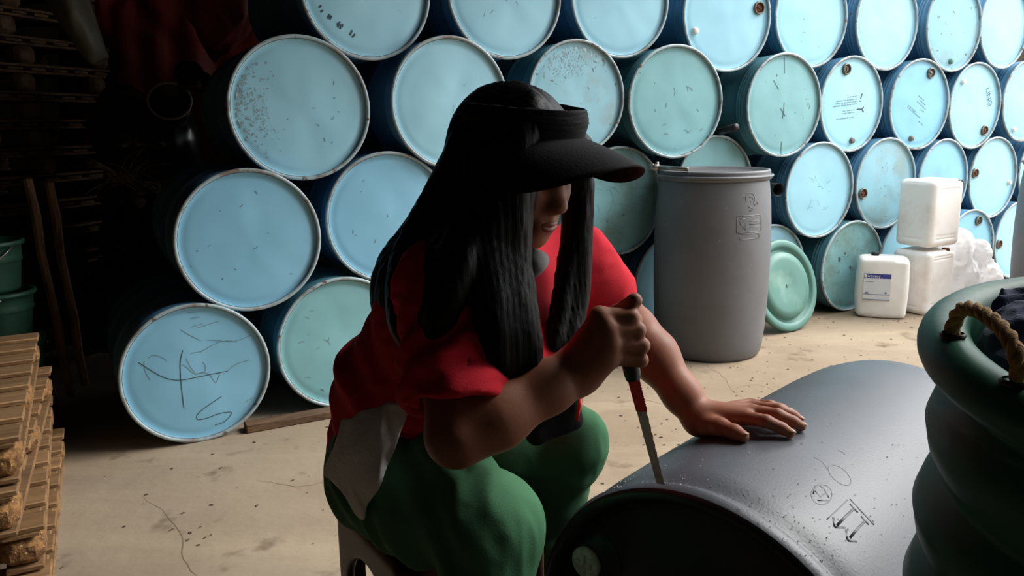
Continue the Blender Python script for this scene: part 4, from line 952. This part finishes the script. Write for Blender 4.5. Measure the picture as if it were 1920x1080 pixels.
for k, (a, t, w_) in enumerate([(fl[i][2], fl[i][3], .0072) for i in range(4)] + [(th[2], th[3], .0088)]):
    d = Vector(t - a).normalized(); nrm = Vector(t) - LC; nrm = (nrm - AX * nrm.dot(AX)).normalized(); sd_ = d.cross(nrm).normalized(); nn_ = sd_.cross(d)
    if nn_.dot(nrm) < 0: nn_ = -nn_
    g = MB(); c_ = Vector(t) + nn_ * .0082 + d * .001
    ring = [c_ + sd_ * w_ * math.cos(q) + d * w_ * 1.05 * math.sin(q) - nn_ * .0022 * abs(math.cos(q)) for q in np.linspace(0, 2 * PI, 13)[:-1]]
    g.add([c_ + nn_ * .0012] + ring + [c_ - nn_ * .004], [(0, 1 + i, 1 + (i + 1) % 12) for i in range(12)] + [(13, 1 + (i + 1) % 12, 1 + i) for i in range(12)])
    me = fixn(g.mesh('fingernail', M['nail'])); me.transform(BI); link('fingernail', me, base)
for hp, kn, an in ((hipR, knR, anR), (hipL, knL, anL)):
    d = (kn - hp); d[2] = 0; d /= np.linalg.norm(d); f = Field(an - .16 + np.array([0, 0, .06]), an + .3, .006); a = an - d * .04; a[2] = .012; b_ = an + d * .19; b_[2] = .012
    f.cone(a, b_, .036, .042, .01, fl=((0, 0, 1), 3.2)); f.chain([an + d * .03 + np.array([-d[1], d[0], 0]) * .04 - np.array([0, 0, .06]), an + d * .1 + np.array([0, 0, -.005]), an + d * .03 - np.array([-d[1], d[0], 0]) * .04 - np.array([0, 0, .06])], [.008, .009, .008], .005)
    V_, Q_ = f.nets(1); person_part('sandal', V_, Q_, M['sandal'])

# --- brows, lashes, lips laid on the face
from mathutils.bvhtree import BVHTree
sel = np.linalg.norm(V1[Q1].mean(1) - HC, axis=1) < .16; bv = BVHTree.FromPolygons([tuple(v) for v in V1], [tuple(int(i) for i in q) for q in Q1[sel]])
def face_pt(b_, c_, off=.0006):
    hit = bv.ray_cast(Vector(H(.4, b_, c_)), Vector(-fwd), .6)[0]; return (hit if hit is not None else Vector(H(.095, b_, c_))) + Vector(fwd) * off
M['brow'] = M['hair']; M['lip'] = mat('lips', lin((150, 78, 68)), .45, lin((136, 68, 60)), 60)
def face_part(nm, P, R_, m):
    me = MB().tube(P, R_, 7).mesh(nm, m); me.transform(BI); link(nm, me, base)
for s_ in (-1, 1):
    ts = np.linspace(0, 1, 9)
    face_part('eyebrow', [face_pt(s_ * (.014 + .04 * t), .026 + .010 * math.sin(t * 2.4) - .004 * t) for t in ts], [.0012 + .0018 * math.sin(PI * min(.95, t + .15)) for t in ts], M['brow'])
    face_part('eyelashes', [face_pt(s_ * (.017 + .033 * t), .001 - .006 * math.sin(t * PI)) for t in ts], [.0007 + .0010 * math.sin(PI * t) for t in ts], M['brow'])
ts = np.linspace(-1, 1, 11)
face_part('upper_lip', [face_pt(.023 * t, -.0705 + .0022 * abs(t) ** .5 * (1 - abs(t)) - .002 * abs(t), -.0012) for t in ts], [.0008 + .0036 * (1 - t * t) ** .7 for t in ts], M['lip'])
face_part('lower_lip', [face_pt(.021 * t, -.0805 + .006 * t * t, -.0012) for t in ts], [.0008 + .0045 * (1 - t * t) ** .7 for t in ts], M['lip'])

# --- T-shirt
f = Field((-.50, .84, .55), (.32, 1.72, 1.12), .0045)
f.chain([J(733, 830, 1.47), waist, chest, chest + (neck - chest) * .8], [.122, .126, .138, .085], .06)
f.ell(chest + np.array([.05, -.05, -.05]), (.12, .14, .12), k=.06)
f.ell(waist + np.array([.05, -.02, -.01]), (.12, .12, .11), k=.06)
tc_ = chest + (neck - chest) * .62
f.cone(tc_, shR, .085, .074, .05); f.cone(tc_, shL, .085, .068, .05)
heR = shR + (elR - shR) * .80; heL = shL + (elL - shL) * .52
f.cone(shR, heR, .075, .074, .03, flat=True); f.cone(shL, heL, .069, .068, .03, flat=True)
f.half(J(733, 830, 1.47) + np.array([-.0, 0, -.05]), (waist - pelv) * -1 + np.array([0, 0, -.05]), .004)
# hollow hems and neck
f.cone(heR + (elR - shR) * -.10, heR + (elR - shR) * .2, .056, .061, .004, True); f.cone(heL + (elL - shL) * -.1, heL + (elL - shL) * .2, .054, .058, .004, True)
f.cone(neck + (neck - chest) * -.05, H(-.02, 0, -.05), .064, .075, .006, True)
dR = (elR - shR) / np.linalg.norm(elR - shR)
def wr(P):
    w_ = .006 * vnoise(P * np.array([1, 1, 1.0]), 11, 2) + .0035 * np.abs(vnoise(P * np.array([.7, .7, 1.6]), 24, 3))
    t = (P - shR) @ dR; q = np.linalg.norm(P - shR - t[:, None] * dR, axis=1); msk = np.clip((.13 - q) / .05, 0, 1) * np.clip((t + .05) / .05, 0, 1)
    ph = t * 105 + (P[:, 0] - P[:, 1] * .6) * 38 + 2.2 * vnoise(P, 13, 5)
    w_ += msk * (.0045 * np.sin(ph) - .005 * np.abs(vnoise(P * np.array([1, 1, 1.4]), 26, 21)))
    dW = (chest - waist) / np.linalg.norm(chest - waist); t2 = (P - waist) @ dW; m2 = np.clip(1 - np.abs(t2) / .18, 0, 1)
    return w_ + m2 * .007 * np.sin(t2 * 70 + 3 * vnoise(P, 9, 7))
f.warp(wr, .03); V_, Q_ = f.nets(1); person_part('t_shirt', V_, Q_, M['shirt']); del f

# --- trousers
f = Field((-.48, .92, .08), (.26, 1.84, .80), .0055)
f.ell(pelv, (.125, .15, .115), k=.03); f.cone(pelv, waist + (pelv - waist) * .35, .12, .11, .04)
f.chain([hipR, hipR + (knR - hipR) * .5, knR], [.112, .106, .082], .05); f.chain([hipL, hipL + (knL - hipL) * .5, knL], [.11, .1, .080], .05)
f.cone(knR, anR + np.array([0, 0, .06]), .084, .066, .03, flat=True); f.cone(knL, anL + np.array([0, 0, .06]), .08, .064, .03, flat=True)
def wp(P):
    w_ = .006 * vnoise(P, 10, 12) + .003 * np.abs(vnoise(P * np.array([1.6, 1.6, .8]), 24, 13))
    for hp, kn in ((hipR, knR), (hipL, knL)):
        d = (kn - hp) / np.linalg.norm(kn - hp); t = (P - hp) @ d; m_ = np.clip((.2 - t) / .1, 0, 1) * np.clip((t + .1) / .1, 0, 1); w_ = w_ + m_ * .004 * np.sin(t * 85 + P[:, 2] * 40 + 2.5 * vnoise(P, 12, 14))
    return w_
f.warp(wp, .03); V_, Q_ = f.nets(1); person_part('trousers', V_, Q_, M['pants']); del f

# --- hair: cap plus locks
f = Field((-.34, .86, .70), (.24, 1.56, 1.42), .0042)
f.ell(H(-.016, 0, .044), RH(.110, .098, .095), HA, .02); f.ell(H(-.05, 0, -.01), RH(.085, .092, .11), HA, .04)
f.ell(H(.075, 0, -.055), RH(.075, .072, .115), HA, .01, True)
def fan(GL, GR, n, r0, r1, k=.006, seed=0, jit=.006):
    r_ = random.Random(seed)
    L_, R_ = catmull([J(*p) for p in GL], 4), catmull([J(*p) for p in GR], 4)
    for i in range(n):
        t = i / max(n - 1, 1); o_ = np.array([r_.uniform(-jit, jit) for _ in range(3)]); cut = r_.choice((0, 0, 1, 2))
        P = [a * (1 - t) + b_ * t + o_ * (q / len(L_)) for q, (a, b_) in enumerate(zip(L_, R_))]; P = P[:len(P) - cut]
        f.chain(P, [r0 + (r1 - r0) * (q / (len(P) - 1)) ** 1.5 for q in range(len(P))], k)
# back fall over the right shoulder blade
fan([(925, 215, 1.26), (866, 300, 1.27), (792, 425, 1.30), (730, 505, 1.34), (724, 590, 1.33), (764, 655, 1.28)], [(945, 250, 1.18), (915, 350, 1.14), (890, 430, 1.10), (862, 490, 1.06), (838, 570, 1.045), (800, 645, 1.06)], 22, .022, .009, .022, 1)
fan([(925, 220, 1.23), (875, 300, 1.22), (800, 420, 1.24), (760, 500, 1.24), (750, 590, 1.22), (775, 650, 1.2)], [(930, 240, 1.2), (900, 350, 1.2), (880, 430, 1.2), (850, 490, 1.18), (820, 570, 1.16), (795, 640, 1.16)], 7, .028, .012, .02, 2)
# near front fall
fan([(945, 260, 1.155), (912, 370, 1.12), (900, 470, 1.08), (912, 580, 1.055), (928, 670, 1.055), (945, 720, 1.065)], [(978, 310, 1.13), (968, 380, 1.115), (964, 460, 1.11), (978, 550, 1.10), (995, 640, 1.095), (1004, 690, 1.10)], 12, .018, .006, .018, 3)
fan([(968, 186, 1.19), (935, 215, 1.165), (912, 275, 1.135), (903, 350, 1.115), (905, 430, 1.09)], [(1000, 205, 1.135), (985, 245, 1.115), (972, 290, 1.105), (962, 350, 1.105), (958, 430, 1.10)], 11, .011, .012, .02, 5)
fan([(950, 190, 1.23), (905, 225, 1.225), (872, 295, 1.22), (852, 360, 1.2)], [(968, 186, 1.19), (935, 215, 1.165), (910, 275, 1.14), (895, 350, 1.12)], 7, .011, .012, .02, 6)
# far front fall
for c_ in (.02, .045, .07):
    f.chain([H(-.03, -.07, .09), H(-.01 + c_, -.096, .05), J(1072 + c_ * 200, 345, 1.262), J(1076 + c_ * 200, 400, 1.262)], [.016, .014, .013, .012], .02)
fan([(1076, 335, 1.262), (1074, 430, 1.26), (1060, 510, 1.245), (1046, 600, 1.22), (1038, 650, 1.2)], [(1088, 325, 1.266), (1090, 420, 1.268), (1089, 520, 1.26), (1080, 590, 1.245), (1064, 650, 1.22)], 6, .013, .006, .014, 4)
def hw(P): return .0012 * np.sin(P[:, 0] * 520 + P[:, 1] * 410 + 6 * vnoise(P * np.array([1, 1, .3]), 14, 9)) + .0012 * vnoise(P * np.array([1, 1, .2]), 70, 10)
f.warp(hw, .02); V_, Q_ = f.nets(1); person_part('hair', V_, Q_, M['hair']); del f
g = MB(); r_ = random.Random(8)          # stray strands
for k in range(60):
    if k < 30: P = [J(860 + r_.uniform(-12, 20), 250 + r_.uniform(-40, 60), 1.22), J(838 + r_.uniform(-12, 12), 330, 1.24), J(800 + r_.uniform(-20, 20), 420, 1.26), J(740 + r_.uniform(-25, 25), 500, 1.3)]
    elif k < 60: P = [J(930 + r_.uniform(-20, 60), 190 + r_.uniform(-14, 8), 1.2), J(900 + r_.uniform(-14, 14), 225 + r_.uniform(-8, 14), 1.2), J(872 + r_.uniform(-10, 12), 290, 1.2)]
    else:
        x = r_.uniform(940, 1090); P = [J(x, 450, 1.08 if x < 1010 else 1.25), J(x + r_.uniform(-10, 10), 560, 1.07 if x < 1010 else 1.24), J(x + r_.uniform(-16, 16), 660 + r_.uniform(-30, 40), 1.07 if x < 1010 else 1.2)]
    g.tube(catmull(P, 5), .0006, 4)
me = g.mesh('stray_hair', M['hair']); me.transform(BI); tag(link('stray_hair', me, base), kind='stuff')

# --- visor: gathered band and curved bill
g = MB(); n = 96
def band(a, h, out):
    x, y = ((.118 if math.cos(a) > 0 else .086) + out) * math.cos(a), ((.100 if math.cos(a) > 0 else .094) + out) * math.sin(a); rip = .0018 * math.sin(h * 900 + 2 * math.sin(a * 3)) if h > .02 else 0
    return H(x * (1 + rip * 6) - .016, y * (1 + rip * 6), .034 + VB + h + .012 * math.cos(a))
hs = np.linspace(-.004, .048, 20); V = []; F = []
for i, h in enumerate(hs):
    for k in range(n): a = 2 * PI * k / n; ht = h * (.55 + .45 * (math.cos(a) * .5 + .5)); V.append(band(a, ht, .004 + .012 * (1 - abs(h - .02) / .05) * .4 - (max(0, h - .03)) * .35))
for i in range(len(hs)):
    pass
for i in range(len(hs) - 1):
    for k in range(n): F.append((i * n + k, i * n + (k + 1) % n, (i + 1) * n + (k + 1) % n, (i + 1) * n + k))
me = mesh('visor_band', V, F, M['visor']); me.transform(BI); vb = link('visor_band', fixn(me), base)
md = vb.modifiers.new('thickness', 'SOLIDIFY'); md.thickness = .004; md.offset = 0
V = []; F = []; na, nr = 40, 12
for side in (1, -1):
    for i in range(na + 1):
        ph = math.radians(-76 + 152 * i / na); L = VL * max(math.cos(ph), 0.0) ** .55
        for j in range(nr + 1):
            t = j / nr; a = ph
            b0 = np.array([(.122) * math.cos(a) - .016, .108 * math.sin(a)]); dirv = np.array([math.cos(a * .45), math.sin(a * .45)]); q = b0 + dirv * L * t
            drop = -VD * (q[1] / .108) ** 2 * (.35 + .65 * t) + VP * L * t - .012 * t * t + .012 * math.cos(a)
            V.append(H(q[0], q[1], .036 + VB + drop + side * .0016))
o_ = (na + 1) * (nr + 1)
for i in range(na):
    for j in range(nr):
        a = i * (nr + 1) + j; F.append((a, a + 1, a + nr + 2, a + nr + 1)); F.append((a + o_, a + nr + 1 + o_, a + nr + 2 + o_, a + 1 + o_))
bd = [i * (nr + 1) for i in range(na + 1)] + [na * (nr + 1) + j for j in range(1, nr + 1)] + [i * (nr + 1) + nr for i in range(na - 1, -1, -1)] + [j for j in range(nr - 1, 0, -1)]
for a, b_ in zip(bd, bd[1:] + bd[:1]): F.append((a, b_, b_ + o_, a + o_))
me = mesh('visor_bill', V, F, M['visor']); me.transform(BI); link('visor_bill', fixn(me), base)
# --- lowered face mask, waist pouch with red zip pull
f = Field(J(1000, 495, 1.14) - .09, J(1000, 495, 1.14) + .09, .004); f.chain([J(985, 512, 1.13), J(1000, 492, 1.125), J(1014, 488, 1.14)], [.012, .017, .012], .012); f.chain([J(985, 512, 1.13), J(955, 480, 1.15)], [.008, .006], .01)
f.warp(lambda P: .003 * vnoise(P, 60, 3), .02); V_, Q_ = f.nets(1); person_part('face_mask', V_, Q_, M['mask'])
pc_ = J(1030, 770, 1.36); f = Field(pc_ - .14, pc_ + .14, .005); A = np.array([[.9, .3, .25], [-.3, .95, 0], [-.25, -.07, .96]]); A = [a / np.linalg.norm(a) for a in A]
f.box(pc_, (.055, .028, .05), .02, A, .01); f.cone(J(985, 745, 1.36), J(1070, 745, 1.36), .02, .016, .02); f.warp(lambda P: .003 * vnoise(P, 30, 3), .02); V_, Q_ = f.nets(1); person_part('waist_pouch', V_, Q_, M['visor'])
g = MB(); g.tube([J(1088, 748, 1.33), J(1087, 762, 1.325), J(1084, 774, 1.32), J(1081, 788, 1.32)], [.003, .0042, .0032, .005], 7); me = g.mesh('zip_pull', M['red']); me.transform(BI); link('zip_pull', me, base)

# ---------------------------------------------------------------- saw
e0 = J(1237, 904, 1.135)
e = empty('hand_saw', e0, (0, 0, 0), 'thin hand saw with black handle and red upper blade held upright', 'saw'); inv_s = Matrix.Translation(-Vector(e0))
h0, h1 = J(1166, 574, 1.112), J(1187, 712, 1.115)
g = MB(); hd_ = h1 - h0; g.tube([h0 + hd_ * t for t in (0, .04, .2, .5, .8, .93, 1.0)], [.008, .0125, .0135, .0125, .013, .012, .010], 14); me = g.mesh('handle', M['black_plastic']); me.transform(inv_s); link('handle', me, e)
def blade(a, b_, wa, wb, th_, m, nm):
    a, b_ = Vector(a), Vector(b_); d = (b_ - a).normalized(); w_ = d.cross(Vector(FW)).normalized(); t_ = w_.cross(d).normalized(); n = 26; V = []; F = []
    for i in range(n + 1):
        q = i / n; p = a + (b_ - a) * q; hw_ = (wa + (wb - wa) * q) / 2; tooth = .0012 if i % 2 else 0
        for sx, sy in ((-1, -1), (1, -1), (1, 1), (-1, 1)): V.append(p + w_ * (sx * hw_ + (tooth if sx > 0 else 0)) + t_ * sy * th_ / 2 + (d * (.006 * (1 if sx > 0 else 0)) if i == n else Vector()))
    for i in range(n):
        for k in range(4): F.append((i * 4 + k, i * 4 + (k + 1) % 4, i * 4 + 4 + (k + 1) % 4, i * 4 + 4 + k))
    F += [(3, 2, 1, 0), tuple(n * 4 + k for k in range(4))]
    me = fixn(mesh(nm, V, F, m, False)); me.transform(inv_s); return link(nm, me, e)
mid = J(1202, 768, 1.122); blade(J(1184, 698, 1.115), e0, .0155, .0105, .0014, M['metal'], 'blade'); bpart = blade(J(1185, 702, 1.1147), mid, .0165, .0155, .0024, M['red'], 'blade_paint')

# ---------------------------------------------------------------- stool and rag
sw = .16; f = Field((-sw - .03, -sw - .03, -.02), (sw + .03, sw + .03, .50), .0052)
f.box((0, 0, .237), (sw, sw, .237), .03); f.box((0, 0, .2), (sw - .018, sw - .018, .245), .02, k=.006, sub=True)
for ax_ in (0, 1):
    for zt in (.30,):
        a = [0, 0, zt]; b_ = [0, 0, zt]; a[ax_] = -.4; b_[ax_] = .4; f.cone(a, b_, .098, .098, .01, True)
        hf = [.098, .098, .17]; hf[ax_] = .4; f.box((0, 0, .14), hf, .005, k=.004, sub=True)
f.half((0, 0, .004), (0, 0, -1), .002)
V_, Q_ = f.nets(1)
st = empty('plastic_stool', (-.155, 1.475, 0), (0, 0, math.radians(-57)), 'dark brown plastic stool with arched sides under the woman', 'stool')
cz_ = V_[Q_].mean(1)
for nm, msk in [('seat', cz_[:, 2] > .405)] + [('leg', (cz_[:, 2] <= .405) & ((cz_[:, 0] > 0) == a) & ((cz_[:, 1] > 0) == b_)) for a in (True, False) for b_ in (True, False)]:
    q = Q_[msk]; u_, iv = np.unique(q, return_inverse=True); link(nm, qmesh(nm, V_[u_], iv.reshape(q.shape), M['stool']), st)
RD = -.10
rows = [[(640, 792, 1.345), (690, 772, 1.30), (735, 758, 1.27), (768, 765, 1.27)], [(626, 835, 1.36), (672, 830, 1.29), (715, 815, 1.265), (752, 812, 1.262)],
        [(606, 884, 1.39), (655, 880, 1.31), (700, 870, 1.26), (732, 862, 1.255)], [(622, 902, 1.37), (655, 925, 1.32), (690, 918, 1.265), (712, 905, 1.255)], [(640, 915, 1.35), (664, 962, 1.32), (680, 972, 1.30), (690, 945, 1.27)]]
o = sheet('white_rag', [[aty(p[0], p[1], p[2] + RD) for p in r_] for r_ in rows], 8, 7, .016, M['rag'], .004, seed=4, fs=3.2); tag(o, 'white rag tucked at the hip of the seated woman', 'rag')
